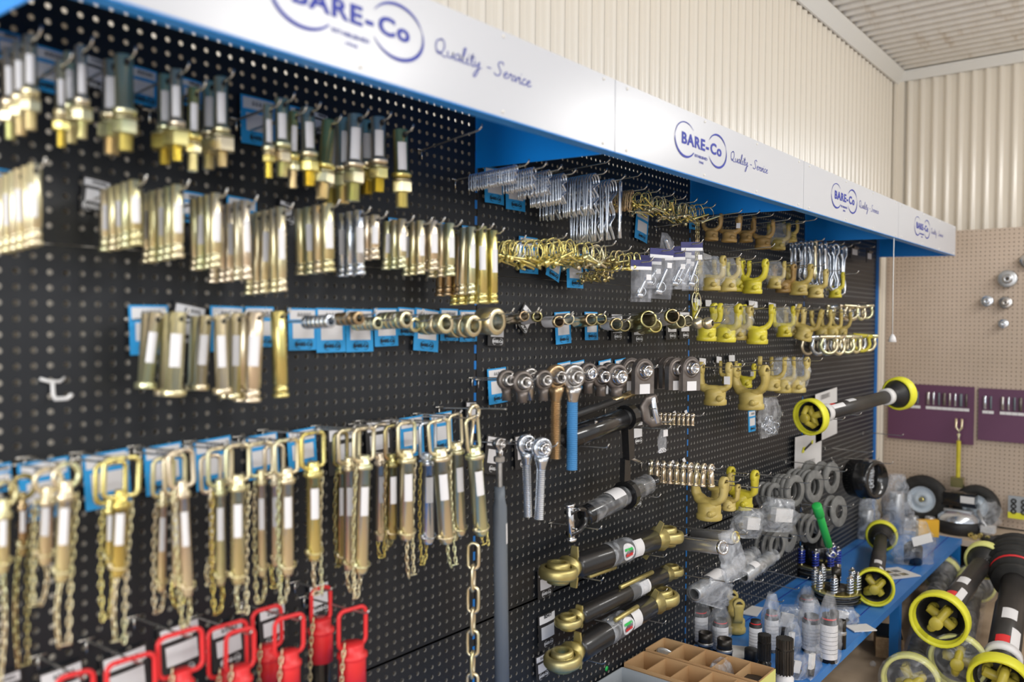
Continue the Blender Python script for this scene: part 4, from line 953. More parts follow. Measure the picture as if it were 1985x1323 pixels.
kk = mpp(U(1110, 850, .17)); s = MB(); threaded(s, -42*kk, -180*kk, 11*kk, .005); s.build('net_sleeve', 'bluenet', o)
rod_end(1139, 724, 21, 'weld', 763, 'cast', .13, 'dark weld-on ball end, right of the blue sleeve', rz=-22, mball='chrome')
rod_end(1164, 730, 22, 'weld', 768, 'cast', .14, 'dark weld-on ball end, third right of the blue sleeve', rz=-22, mball='chrome')
rod_end(1181, 722, 19, 'weld', 764, 'cast', .08, 'dark ball end hidden behind the two middle ones', rz=-22, lab=True)
rod_end(1194, 730, 25, 'weld', 768, 'cast', .17, 'large dark ball end with waisted neck in the middle', rz=-22, mball='chrome')
rod_end(1221, 716, 20, 'plate', 757, 'cast', .12, 'flat plate ball end behind the large plated one', rz=-20, lab=True)
rod_end(1246, 719, 21, 'plate', 764, 'cast', .17, 'large flat plate ball end with white sticker, left of the blue upright', rz=-20, lab=True, mball='chrome')
rod_end(1287, 714, 19, 'plate', 754, 'cast', .08, 'plate ball end, rearmost of the three at the blue upright', rz=-20)
rod_end(1297, 713, 19, 'plate', 753, 'cast', .12, 'plate ball end, middle of the three at the blue upright', rz=-20)
rod_end(1310, 716, 20, 'plate', 756, 'cast', .16, 'plate ball end with sticker, just left of the blue upright', rz=-20, lab=True)
rod_end(1337, 714, 20, 'plate', 758, 'cast', .20, 'plate ball end with sticker, in front of the blue upright', rz=-20, lab=True, mball='chrome')
rod_end(1020, 862, 20, 'thread', 1003, 'silver', .13, 'silver threaded ball end, left one of the pair', tl=-2, rz=-22, mball='chrome')
rod_end(1050, 869, 21, 'thread', 1007, 'silver', .17, 'silver threaded ball end, right one of the pair', tl=2, rz=-22, mball='chrome')
# grey tie rod with small eye
p = U(967, 861, .13); k = mpp(p); rt = empty('tie_rod', p); rt.rotation_euler = (0, R(-1.8), 0); tag(rt, 'long grey painted tie rod with a small steel eye on top', 'tie rod')
h, b = MB(), MB(); eye(h, b, 12*k, .014); h.tube([(0, 0, -9*k), (0, 0, -28*k)], [8*k, 6*k], 10, flat=.6); h.build('eye', 'steel', rt); b.build('bush', 'steel', rt)
MB().lathe([(0, -24*k), (9*k, -24*k), (11*k, -26*k), (11*k, -34*k), (9*k, -36*k), (0, -36*k)], None, 6, smooth=False).build('lock_nut', 'steel', rt)
t = MB(); threaded(t, -34*k, -90*k, 6.5*k, .002); t.build('threaded_stud', 'steel', rt)
g = MB(); g.lathe([(0, -84*k), (10.5*k, -84*k), (11*k, -110*k), (14*k, -126*k), (14*k, -520*k), (0, -520*k)], None, 22); g.build('rod_tube', 'grey', rt)
g = MB(); sticker_on(g, 14*k, -155*k, -195*k, -1.5, -.3); g.build('sticker', 'label', rt)
hook(p.x, p.z-SL*.13+.002, .17, 'wire peg hook holding the grey tie rod')
# ================= TOP LINKS AND TOWING GEAR (second bay) =================
def frame_ab(A_, B_, up=(0, 0, 1)):
    """local z from A to B, local y close to up"""
    z = (B_-A_).normalized(); x = Vector(up).cross(z).normalized(); y = z.cross(x)
    return Matrix(((x.x, y.x, z.x, A_.x), (x.y, y.y, z.y, A_.y), (x.z, y.z, z.z, A_.z), (0, 0, 0, 1))), (B_-A_).length
def rests(A_, B_, fr, rad, label, out=.05):
    for f in fr:
        q = A_.lerp(B_, f); hook(q.x, q.z-rad-.004+SL*q.y, -q.y+out, f'wire peg hook under {label}{", nearer end" if f == fr[0] else ", farther end"}', group='hooks under the top links')
def big_eye(root, m, Rr, w, mat, L):
    """ball eye whose bore points along local y, reaching back along +z to the tube"""
    h, b = MB(), MB(); eye(h, b, Rr, w, m, bore=.40, pro=.85)
    h.tube([m @ Vector((0, 0, Rr*.8)), m @ Vector((0, 0, Rr*1.3)), m @ Vector((0, 0, Rr*1.3+L))], [Rr*.72, Rr*.5, Rr*.42], 12)
    h.build('end_eye', mat, root); b.build('ball', mat, root)
def top_link(A_, B_, rt_, Ra, Rb, label, wing=0, oval=True, wrap=(.38, .62), bar=None, mat='linkgold', roll=0):
    root = empty('top_link', A_); m, L = frame_ab(A_, B_); root.matrix_world = m @ Matrix.Rotation(R(roll), 4, 'Z'); tag(root, label, 'top link', 'adjustable top links')
    I = Matrix.Identity(4)
    big_eye(root, I, Ra, Ra*.62, mat, .03); big_eye(root, Matrix.Translation((0, 0, L)) @ Matrix.Rotation(R(180), 4, 'Y'), Rb, Rb*.62, mat, .03)
    a, b = Ra*1.45, L-Rb*1.45
    t = MB(); t.lathe([(0, a), (rt_*.86, a), (rt_, a+.008), (rt_, b-.008), (rt_*.86, b), (0, b)], None, 24); t.build('tube', 'linkblack', root)
    if wrap:
        w0, w1 = a+(b-a)*wrap[0], a+(b-a)*wrap[1]; s = MB(); n = 9
        s.lathe([(rt_*(1.05+.05*((i*7) % 3)/2), w0+(w1-w0)*i/n) for i in range(n+1)], None, 22); s.build('plastic_wrap', 'bagcloudy', root)
    for f0, f1, nm in ((.62, .74, 'sticker'),):
        s = MB(); sticker_on(s, rt_, a+(b-a)*f0, a+(b-a)*f1, R(20), R(110), rr=1.03); o = s.build(nm, 'label', root); o.matrix_local = Matrix.Rotation(R(LANG), 4, 'Z')
    if oval:
        s = MB(); vs = []; n = 20; c0 = a+(b-a)*.53
        s.add([(1.07*rt_*math.cos(R(LANG+65)+.72*math.cos(i/n*6.283)), 1.07*rt_*math.sin(R(LANG+65)+.72*math.cos(i/n*6.283)), c0+.033*math.sin(i/n*6.283)) for i in range(n)], [tuple(range(n))], None, False); ov = s.build('oval_sticker', 'label', root)
        s = MB(); s.add([(1.09*rt_*math.cos(R(LANG+65)+q), 1.09*rt_*math.sin(R(LANG+65)+q), c0+z) for q, z in ((-.10, -.024), (-.10, .024), (-.30, .021), (-.30, -.021))], [(0, 1, 2, 3)], None, False); s.build('green_band', 'green', ov)
        s = MB(); an = R(LANG+65)+.22; ex = Vector((0, 0, 1)); ez = Vector((math.cos(an), math.sin(an), 0)); ey = ez.cross(ex); o3 = ez*(1.10*rt_)+ex*c0
        text_into(s, 'AG-FIX', .0125, Matrix(((ex.x, ey.x, ez.x, o3.x), (ex.y, ey.y, ez.y, o3.y), (ex.z, ey.z, ez.z, o3.z), (0, 0, 0, 1))), bold=.0006); s.build('lettering', 'red', ov)
    if wing:
        s = MB(); s.prism([(-.010, -Ra*.9*wing), (.010, -Ra*.9*wing), (.016, 0), (.010, Ra*.9*wing), (-.010, Ra*.9*wing), (-.016, 0)], a-.004, a+.003); s.build('lock_wing', mat, root)
        s = MB(); s.prism([(-.008, -Rb*1.0*wing), (.008, -Rb*1.0*wing), (.014, 0), (.008, Rb*1.0*wing), (-.008, Rb*1.0*wing), (-.014, 0)], b-.003, b+.004, Matrix.Rotation(R(25), 4, 'Z')); s.build('lock_wing', mat, root)
    if bar:
        s = MB(); ang = R(LANG+bar[2]); c, d = rt_*1.25*math.cos(ang), rt_*1.25*math.sin(ang)
        s.cyl((c, d, a+(b-a)*bar[0]), (c, d, a+(b-a)*bar[1]), .0075, 10); s.build('handle_bar', mat, root)
    return root
# the side of the tube that faces the camera, as an angle in its local xy
LANG = 105
A1, B1 = U(1082, 1110, .10), U(1291, 1040, .10); k = mpp(A1)
top_link(A1, B1, 25*k, 38*k, 36*k*1.15, 'upper black top link with gold ball ends and lock wings', wing=1.2, wrap=(.36, .64), bar=(.18, .5, 170)); rests(A1, B1, (.2, .8), 25*k, 'the upper black top link', .07)
A2, B2 = U(1101, 1206, .09), U(1302, 1108, .09); k = mpp(A2)
top_link(A2, B2, 19*k, 27*k, 28*k, 'middle slim black top link with gold ball ends', oval=False, wrap=(.52, .72), bar=(.42, .82, 0), wing=.9); rests(A2, B2, (.22, .8), 19*k, 'the middle slim top link', .05)
A3, B3 = U(1090, 1280, .11), U(1284, 1160, .11); k = mpp(A3)
top_link(A3, B3, 25*k, 37*k, 36*k*1.1, 'lowest black top link with large gold ball ends', wing=1.1, wrap=(.34, .6), bar=(.40, .72, 15)); rests(A3, B3, (.2, .82), 25*k, 'the lowest black top link', .07)
# ratchet top link with a clevis fork, wrapped in plastic
A4, B4 = U(1106, 1014, .12), U(1262, 935, .12); k = mpp(A4); root = empty('top_link'); m, L = frame_ab(A4, B4); root.matrix_world = m
tag(root, 'black ratchet top link wrapped in film with clevis fork and lever', 'top link', 'adjustable top links')
f = MB(); f.tube([(0, .030, -.008), (0, .032, .03), (0, .022, .06), (0, .0, .075), (0, -.022, .06), (0, -.032, .03), (0, -.030, -.008)], .009, 10, flat=1.6); f.build('clevis_fork', 'blackmetal', root)
f = MB(); f.cyl((0, -.046, 0), (0, .05, 0), .011, 16); f.cyl((0, .046, 0), (0, .055, 0), .015, 16); f.cyl((0, -.052, 0), (0, -.044, 0), .015, 16); f.build('fork_pin', 'chrome', root)
f = MB(); f.cyl((-.035, .042, 0), (.03, .042, .012), .0022, 6); f.cyl((-.03, -.01, -.014), (-.012, -.012, -.01), .003, 6); f.build('split_pin', 'chrome', root)
f = MB(); f.cyl((0, 0, .07), (0, 0, L*.93), 20*k, 20); f.build('tube', 'blackmetal', root)
f = MB(); f.lathe([(20*k*(1.08+.07*((i*5) % 3)/2), L*.2+(L*.42)*i/9) for i in range(10)], None, 20); f.build('plastic_wrap', 'bag', root)
f = MB(); f.lathe([(20*k*(1.08+.07*((i*5) % 3)/2), L*.72+(L*.22)*i/7) for i in range(8)], None, 20); f.build('plastic_wrap', 'bag', root)
f = MB(); f.lathe([(20*k, L*.64), (31*k, L*.64), (31*k, L*.69), (20*k, L*.69)], None, 14, smooth=False); f.build('ratchet_wheel', 'blackmetal', root)
f = MB(); f.box((0, .065, L*.655), (.012, .13, .024), Matrix.Rotation(R(8), 4, 'X')); f.box((0, .12, L*.655-.012), (.018, .07, .03), Matrix.Rotation(R(8), 4, 'X')); f.build('ratchet_lever', 'blackmetal', root)
f = MB(); sticker_on(f, 20*k, L*.42, L*.56, R(60), R(150), rr=1.2); f.build('sticker', 'label', root)
f = MB(); f.sphere((0, 0, L+.01), .026, sc=(1, .8, 1)); f.cyl((0, 0, L*.9), (0, 0, L), .014, 12); f.build('far_eye', 'blackmetal', root)
rests(A4, B4, (.15, .9), 20*k, 'the ratchet top link', .06)
# black telescopic towing tube with bracket
A5, B5 = U(1100, 851, .13), U(1262, 792, .13); k = mpp(A5); root = empty('towing_frame'); m, L = frame_ab(A5, B5); root.matrix_world = m
tag(root, 'black telescopic towing tube with upright bracket, under the dark ball ends', 'towing frame')
f = MB(); f.cyl((0, 0, 0), (0, 0, L*.62), 22*k, 22); f.build('thick_tube', 'blackmetal', root)
f = MB(); f.cyl((0, 0, L*.6), (0, 0, L), 18*k, 22); f.build('thin_tube', 'blackmatt', root)
f = MB(); f.lathe([(18*k, L*.66), (27*k, L*.66), (27*k, L*.72), (18*k, L*.72)], None, 16, smooth=False); f.build('collar', 'blackmetal', root)
f = MB(); f.box((0, -.07, L*.68), (.024, .12, .03)); f.build('bracket', 'blackmetal', root)
for z in (L*.25, L*.9):
    f = MB(); q = Matrix.Rotation(R(LANG+20), 4, 'Z'); f.cyl(q @ Vector((19*k, 0, z)), q @ Vector((25*k, 0, z)), .005, 10); f.build('grease_nipple', 'chrome', root)
f = MB(); f.cyl((0, .058, L*.05), (0, .062, L*.62), .011, 14); f.build('upper_rod', 'blackmatt', root)
f = MB(); f.cyl((0, .062, L*.5), (0, .070, L*.92), .0105, 14); f.build('rod_end_pin', 'olive', root)
f = MB(); f.cyl((.0, -.13, L*.70), (.0, -.155, L*.82), .005, 8); f.build('bolt', 'steel', root)
rests(A5, B5, (.12, .9), 20*k, 'the black towing tube', .10)
# grey clevis block at its far end
p = U(1262, 798, .17); root = empty('clevis_block', p); root.rotation_euler = (0, R(-12), R(-35)); tag(root, 'grey steel clevis block with bright pin at the towing tube tip', 'clevis')
f = MB(); f.tube([(.025, 0, .034), (-.006, 0, .036), (-.020, 0, .02), (-.020, 0, -.02), (-.006, 0, -.036), (.025, 0, -.034)], .008, 10, flat=2.0); f.build('fork', 'cast', root)
f = MB(); f.cyl((.012, 0, -.04), (.012, 0, .042), .010, 14); f.build('cross_pin', 'silver', root); hook(p.x, p.z, .19, 'wire peg hook carrying the grey clevis block', rise=.0)
# small gas strut ends in two rows
def strut_end(big=False):
    h, b = MB(), MB(); Rr = .0078 if not big else .0145
    eye(h, b, Rr, .007 if not big else .010)
    L = .034 if not big else .062; h.tube([(0, 0, -Rr*.8), (0, 0, -L*.45), (0, 0, -L)], [Rr*.55, Rr*.62, Rr*.66], 10)
    h.tube([(0, 0, -L*.9), (0, 0, -L)], Rr*.8, 10)
    return h.mesh('shank'), b.mesh('ball')
se = strut_end(); sb = strut_end(True)
p = U(1343, 806, .19)
for i in range(10):
    q = p+Vector((rnd.uniform(-.001, .001), i*.017, -SL*i*.017)); o = MB().build('strut_end', 'pink', me=se[0]); MB().build('ball', 'steel', o, me=se[1]); o.location = q; o.rotation_euler = (0, R(rnd.uniform(-3, 6)), R(60+rnd.uniform(-8, 8)))
    tag(o, f'tiny zinc strut end hanging in the upper row under the blue upright', 'strut end', 'tiny strut ends of the upper row')
hook(p.x, p.z-SL*.19, .23, 'wire peg hook of the upper row of strut ends')
p = U(1378, 908, .26)
for i in range(10):
    q = p+Vector((rnd.uniform(-.001, .001), i*.0245, -SL*i*.0245)); o = MB().build('strut_end', 'pink', me=sb[0]); MB().build('ball', 'chrome', o, me=sb[1]); o.location = q; o.rotation_euler = (0, R(rnd.uniform(-4, 10)), R(20+rnd.uniform(-30, 30)))
    tag(o, f'zinc rod end hanging in the lower row across the blue upright', 'rod end', 'zinc rod ends of the lower row')
hook(p.x, p.z-SL*.26, .30, 'wire peg hook of the lower row of rod ends')
for q_, (px, py) in enumerate([(1288, 806), (1308, 802), (1330, 800), (1283, 902), (1304, 898), (1326, 893)]):
    p = U(px, py, .008); f = MB(); f.box((0, 0, 0), (.028, .0008, .016)); o = f.build('price_tag', 'label'); o.location = p; o.rotation_euler = (R(-20), R(-6), R(10)); tag(o, f'small folded white price tag, {nth(q_ % 3)} above the {["upper", "lower"][q_ // 3]} row of rod ends', 'price tag', 'folded price tags')
# ================= BAGS =================
def bag_mesh(w, h, d, seed, n=10, top=.35, crump=.12):
    """a crumpled polythene bag hanging from its top centre, filled towards the bottom"""
    rr = random.Random(seed); vs = []; fs = []; m_ = 18
    off = [[rr.uniform(-1, 1) for _ in range(m_)] for _ in range(n+1)]
    for i in range(n+1):
        t = i/n; ww = w/2*(top+(1-top)*min(1, t*2.2))*(1-.12*max(0, t-.85)/.15); dd = d/2*(.12+.88*math.sin(math.pi*min(1, .12+t*.80)))
        for j in range(m_):
            a = 2*math.pi*j/m_; o = 1+crump*off[i][j]
            c, s = math.cos(a), math.sin(a); sx = math.copysign(abs(c)**.6, c); sy = math.copysign(abs(s)**.8, s)
            vs.append((ww*sx*o, dd*sy*o, -h*t+rr.uniform(-1, 1)*h*.012))
    for i in range(n):
        for j in range(m_):
            k_ = (j+1) % m_; fs.append((i*m_+j, i*m_+k_, (i+1)*m_+k_, (i+1)*m_+j))
    fs.append(tuple(n*m_+j for j in range(m_))[::-1])
    mb = MB(); mb.add(vs, fs, None, True); return mb
p = U(1284, 832, .16); k = mpp(p); root = empty('small_bag', p); tag(root, 'small clear packet with white caps hanging below the upper strut ends', 'packet')
bag_mesh(20*k*1.3, 46*k, .02, 3).build('bag', 'bag', root); f = MB(); f.box((0, -.0115, -.012), (.028, .0008, .022)); f.build('header_card', 'label', root)
for q in range(5): MB().ring(((q-2)*.008, 0, -.07+.004*(q % 2)), (.3, 1, .2), .006, .003, .005, 12).build('cap', 'label', root)
hook(p.x, p.z-SL*.16, .19, 'wire peg hook of the small clear packet')
# green dot sticker on the lower board
f = MB(); f.lathe([(0, .001), (.0085, .001), (.0085, 0)], T(U(1176, 1297, 0), (0, -1, 0)), 20); tag(f.build('dot_sticker', 'green'), 'round green sticker on the pegboard above the grey box', 'sticker')

# ================= YOKES (third and fourth bay) =================
def sweep_rect(mb, pts, ws, ts, wdir=Vector((1, 0, 0))):
    """rectangular band along pts (in the yz plane); ws = width along x, ts = in-plane thickness"""
    n = len(pts); vs = []; fs = []
    for i, p in enumerate(pts):
        p = Vector(p); d = (Vector(pts[min(i+1, n-1)])-Vector(pts[max(i-1, 0)])).normalized(); nn = wdir.cross(d)
        w, t = ws[i]/2, ts[i]/2; ch = .35
        prof = [(w, t*ch), (w*(1-ch*.5), t), (-w*(1-ch*.5), t), (-w, t*ch), (-w, -t*ch), (-w*(1-ch*.5), -t), (w*(1-ch*.5), -t), (w, -t*ch)]
        vs += [p+wdir*a+nn*b for a, b in prof]
    for i in range(n-1):
        for k_ in range(8):
            l = (k_+1) % 8; fs.append((i*8+k_, i*8+l, i*8+8+l, i*8+8+k_))
    fs.append(tuple(range(8))[::-1]); fs.append(tuple((n-1)*8+k_ for k_ in range(8))); mb.add(vs, fs, None, True)
def yoke_meshes(style, W_=.104, H_=.15):
    """fork of a drive shaft joint; two ears spaced along y, bores along y at z = 0, hub hanging below"""
    a = W_/2; f = MB(); he = H_*.10; rc = H_*.16
    if style == 'round': arc_ = [(-a, 0), (-a*1.02, -H_*.2), (-a*.86, -H_*.36), (-a*.45, -H_*.47), (0, -H_*.50), (a*.45, -H_*.47), (a*.86, -H_*.36), (a*1.02, -H_*.2), (a, 0)]
    else: arc_ = [(-a, 0), (-a, -H_*.25), (-a*.95, -H_*.40), (-a*.6, -H_*.48), (0, -H_*.49), (a*.6, -H_*.48), (a*.95, -H_*.40), (a, -H_*.25), (a, 0)]
    pts = [(0, y, z) for y, z in arc_]; n = len(pts)
    wv = [.038, .034, .038, .046, .052, .046, .038, .034, .038]; tv = [.018, .017, .020, .025, .028, .025, .020, .017, .018]
    sweep_rect(f, spline([tuple(p) for p in pts], 3), [w_*H_/.15 for w_ in sum([[w]*3 for w in wv[:-1]], [])+[wv[-1]]], [t*H_/.15 for t in sum([[t]*3 for t in tv[:-1]], [])+[tv[-1]]])
    for y in (-a, a): f.ring((0, y, 0), (0, 1, 0), H_*.155, H_*.09, H_*.12, 20)
    h = MB(); zr = -H_*.52
    h.lathe([(H_*.17, zr+H_*.06), (H_*.25, zr+H_*.01), (H_*.26, zr-H_*.06), (H_*.25, zr-H_*.20), (H_*.28, zr-H_*.22), (H_*.28, zr-H_*.32), (H_*.26, zr-H_*.34), (H_*.15, zr-H_*.34), (H_*.15, zr-H_*.30), (0, zr-H_*.30)], None, 24)
    b = MB(); b.cyl((-H_*.25, -H_*.16, zr-H_*.17), (H_*.12, -H_*.16, zr-H_*.17), H_*.075, 12); b.cyl((-H_*.30, -H_*.16, zr-H_*.17), (-H_*.2, -H_*.16, zr-H_*.17), H_*.05, 10)
    return f.mesh('fork'), h.mesh('hub'), b.mesh('lock_pin')
YM = {s: yoke_meshes(s) for s in ('round', 'square')}
WR = 0
def yoke(px, y0, y1, mat, df, style, label, wrap=None, rz=0, tl=0, lab=False, wx=1.0, hk=True, group='drive shaft yokes', pin=True):
    p = U(px, y0, df); k = mpp(p); Hm = (y1-y0)*k; sc = Hm/(.15*1.02); p = p+Vector((0, 0, -.15*.155*sc))
    o = empty('shaft_yoke', p); o.scale = (sc, sc*wx, sc); o.rotation_euler = (R(tl), 0, R(rz))
    key = (style, mat)
    if key not in YM:
        YM[key] = [m_.copy() for m_ in YM[style]]
        for m_, mt in zip(YM[key], (mat, mat, mat)): m_.materials.clear(); m_.materials.append(M[mt])
    for nm, m_ in zip(('fork', 'hub', 'lock_pin'), YM[key]):
        if nm == 'lock_pin' and not pin: continue
        MB().build(nm, mat, o, me=m_)
    if lab: f = MB(); f.box((-.021, -.05, -.04), (.0008, .022, .028)); f.build('sticker', 'label', o)
    if wrap:
        b = bag_mesh(.062, .145, .135, int(px), top=.85, crump=.06); b.build('plastic_bag', wrap, o, Matrix.Translation((0, 0, .02)))
    tag(o, label, 'yoke', group)
    if hk: hook(p.x, p.z-SL*df+.005, df+.11, 'wire peg hook of the '+' '.join(label.split(',')[0].split()[:9]), group='hooks of the yoke rows')
    return o
YK = [ # first row
 (1381, 414, 467, 'brown', .14, 'round', 'brown yoke stamped white, leftmost of the top yoke row', None, 0), (1416, 416, 470, 'brown', .16, 'square', 'brown yoke, second of the top yoke row', None, 0), (1446, 420, 470, 'brown', .12, 'square', 'brown yoke with bolt, third of the top yoke row', None, 0), (1479, 426, 483, 'brown', .15, 'round', 'wide open brown yoke, fourth of the top yoke row', None, 0),
 (1510, 432, 485, 'ochre', .13, 'square', 'bagged pale yoke, fifth of the top yoke row', 'bag', 0), (1533, 428, 470, 'ochre', .15, 'round', 'dull yellow yoke, last of the top yoke row', None, 0),
 # second row
 (1379, 496, 564, 'ochre', .15, 'square', 'grey bagged yoke, first of the second yoke row', 'bagcloudy', 0), (1408, 500, 566, 'ochre', .14, 'round', 'pale bagged yoke, second of the second yoke row', 'bag', 0), (1432, 505, 566, 'yellow', .09, 'round', 'dark yellow yoke, third of the second yoke row', None, 0), (1461, 502, 570, 'yellow', .15, 'round', 'bright yellow yoke, fourth of the second yoke row', None, 0),
 (1503, 506, 560, 'ochre', .13, 'square', 'clear bagged yoke, right of the bright yellow one', 'bag', 0), (1520, 512, 568, 'brown', .08, 'square', 'brown yoke hidden behind the clear bagged one', None, 0), (1550, 512, 573, 'ochre', .14, 'round', 'ochre yoke, third last of the second yoke row', None, 0), (1582, 522, 578, 'ochre', .15, 'square', 'wide ochre yoke left of the snap hooks', None, 0), (1618, 528, 578, 'yellow', .13, 'square', 'bright yellow yoke under the snap hooks', None, 0),
 # third row
 (1372, 587, 662, 'yellow', .15, 'round', 'bright yellow yoke behind the two steel balls', None, 0), (1408, 588, 664, 'yellow', .13, 'square', 'yellow yoke, second of the third yoke row', 'bag', 0), (1431, 592, 660, 'ochre', .08, 'square', 'dusty bagged yoke in the third yoke row', 'bagcloudy', 0), (1469, 590, 668, 'yellow', .15, 'round', 'brightest yellow yoke, centre of the third yoke row', None, 0),
 (1519, 594, 654, 'yellow', .13, 'square', 'bagged yellow yoke, right of the brightest one', 'bag', 0), (1541, 596, 652, 'ochre', .08, 'square', 'pale yoke between the bagged one and the ochre group', None, 0), (1570, 594, 662, 'ochre', .15, 'square', 'ochre yoke hanging slanted, third yoke row', None, 0), (1592, 600, 660, 'ochre', .10, 'round', 'ochre yoke behind the slanted one', None, 0), (1612, 600, 658, 'ochre', .14, 'square', 'small ochre yoke, second last of the third row', None, 0), (1632, 604, 656, 'ochre', .12, 'round', 'small ochre yoke, last of the third row', None, 0),
 # fourth row
 (1386, 702, 786, 'ochre', .15, 'square', 'large ochre yoke with white sticker, left in the fourth row', None, 0), (1454, 708, 795, 'ochre', .15, 'round', 'large pale ochre yoke, wide round fork, fourth row', None, 0), (1412, 700, 745, 'ochre', .06, 'square', 'ochre yoke behind the stickered large one', None, 0), (1447, 704, 752, 'yellow', .07, 'square', 'small yellow yoke with sticker behind the large pale one', None, 0),
 (1497, 692, 758, 'ochre', .13, 'round', 'dull yellow yoke left of the grey bags', None, 0), (1517, 692, 762, 'ochre', .10, 'square', 'grey bagged yoke, left of two in the fourth row', 'bagcloudy', 0), (1544, 692, 762, 'ochre', .14, 'square', 'grey bagged yoke, right of two in the fourth row', 'bagcloudy', 0),
 # low group
 (1376, 920, 1008, 'ochre', .19, 'round', 'large ochre yoke above the turned steel tubes', None, 0), (1396, 914, 972, 'ochre', .10, 'square', 'ochre yoke at the back of the low group', None, 0), (1440, 908, 988, 'yellow', .15, 'square', 'bright yellow yoke at the right of the low group', None, 0), (1415, 936, 990, 'ochre', .22, 'square', 'pale ochre yoke standing forward in the low group', None, 0)]
for i, (px, y0, y1, mt, df, st, lb, wr, rz) in enumerate(YK):
    yoke(px, y0, y1, mt, df, st, lb, wr, rz=rnd.uniform(-6, 22), tl=rnd.uniform(-3, 3) if i != 21 else 14, lab=(i in (1, 25, 28)), wx=rnd.uniform(.85, 1.05))
hk_ = U(1352, 488, 0); o = hook(hk_.x+.1, hk_.z-.0, .26, 'long empty wire hook under the brown yokes')
hk_ = U(1352, 500, 0)
# snap hooks in a dense bunch
def snap_hook():
    f = MB(); f.tube([(-.010*math.cos(R(a)), 0, -.012-.012*math.sin(R(a))*-1) for a in range(0, 181, 20)]+[(.010, 0, -.03), (.003, 0, -.042), (.003, 0, -.10), (.012, 0, -.125), (.010, 0, -.15), (-.004, 0, -.158), (-.014, 0, -.145), (-.012, 0, -.12), (-.004, 0, -.10), (-.004, 0, -.042), (-.010, 0, -.03), (-.010, 0, -.012)], .0042, 6)
    return f.mesh('snap_hook')
sh = snap_hook()
for i, (px, py) in enumerate([(1581, 466), (1600, 470), (1620, 474), (1636, 478)]):
    df = .16; p = U(px, py, df); k = mpp(p); s_ = 84*k/.16*(.9+.08*i)
    for j in range(6):
        q = p+Vector((rnd.uniform(-.003, .003), j*.022, -SL*.022*j)); o = MB().build('snap_hook', 'silver' if (i+j) % 4 else 'gold', me=sh.copy() if not (i+j) % 4 else sh); o.location = q; o.scale = (s_*1.1, s_*1.3, s_); o.rotation_euler = (0, R(rnd.uniform(-4, 4)), R(rnd.uniform(-50, 10)))
        tag(o, f'{"silver" if (i+j) % 4 else "gold toned"} snap hook in the {nth(i)} bunch under the far canopy', 'snap hook', f'{"silver" if (i+j) % 4 else "gold"} snap hooks of the {nth(i)} bunch')
    hook(p.x, p.z-SL*df-.004, .2, f'wire peg hook of the {nth(i)} bunch of snap hooks')
for i, (x0, y0, x1) in enumerate([(1641, 474, 1672), (1673, 482, 1697)]):
    p = U((x0+x1)/2, y0, .06); k = mpp(p); root = empty('carded_part', p); tag(root, f'dark carded part with white sticker, {["left", "right"][i]} of two under the far canopy', 'carded part')
    f = MB(); f.box((0, 0, -14*k), ((x1-x0)*k*1.5, .004, 28*k)); f.build('card', 'cardblack', root); f = MB(); f.box((0, -.0026, -15*k), ((x1-x0)*k*1.0, .0008, 11*k)); f.build('sticker', 'label', root)
    f = MB(); 
    for q in range(3): MB().cyl(((q-1)*.022, -.009, -4*k), ((q-1)*.022, -.009, -9*k), .007, 10).build('fitting', 'cast', root)
    hook(p.x, p.z, .09, f'wire peg hook of the {["left", "right"][i]} dark carded part')
# bow shackles: third row far right, and the row below
def shackle(r, w, t):
    f = MB(); f.tube([(-w*.5, 0, 0), (-w*.55, 0, -r*.6)]+[(-w*.62*math.cos(R(a)), 0, -r*.9-w*.62*math.sin(R(a))) for a in range(0, 181, 20)]+[(w*.55, 0, -r*.6), (w*.5, 0, 0)], t, 8)
    c = MB(); c.cyl((-w*.75, 0, .001), (w*.75, 0, .001), t*1.25, 10); return f.mesh('bow'), c.mesh('cross_pin')
sk = shackle(.026, .042, .0055)
def shackles(px, py, df, n, sp, mats, sc, label, group):
    p = U(px, py, df)
    for j in range(n):
        mt = mats[j % len(mats)]; q = p+Vector((rnd.uniform(-.002, .002), j*sp, -SL*j*sp))
        key = ('sk', mt)
        if key not in YM:
            YM[key] = [m_.copy() for m_ in sk]
            for m_ in YM[key]: m_.materials.append(M[mt])
        o = MB().build('bow_shackle', mt, me=YM[key][0]); MB().build('cross_pin', mt, o, me=YM[key][1]); o.location = q; o.scale = (sc,)*3; o.rotation_euler = (R(rnd.uniform(-5, 5)), R(rnd.uniform(-8, 8)), R(rnd.uniform(-55, -15)))
        tag(o, label.format(WORD.get(M[mt].name, 'yellow painted')), 'shackle', group+' '+mt)
    hook(p.x, p.z-SL*df-.004*sc, df+.03, 'wire peg hook of the '+group, group='hooks of the shackles')
for i, (px, py) in enumerate([(1652, 594), (1668, 596), (1681, 594)]): shackles(px, py, .16, 4, .034, ['gold', 'pink', 'silver'], 1.25, '{} shackle in the '+nth(i)+' upper bunch near the timber post', f'{nth(i)} upper shackle bunch')
for i, (px, py) in enumerate([(1608, 654), (1625, 656), (1641, 654), (1658, 654), (1672, 652), (1683, 652)]): shackles(px, py, .16, 3, .05, ['gold', 'silver', 'pink'] if i != 4 else ['yellow', 'gold', 'pink'], 1.55, '{} bow shackle in the '+nth(i)+' bunch of the lower shackle row', f'{nth(i)} lower shackle bunch')
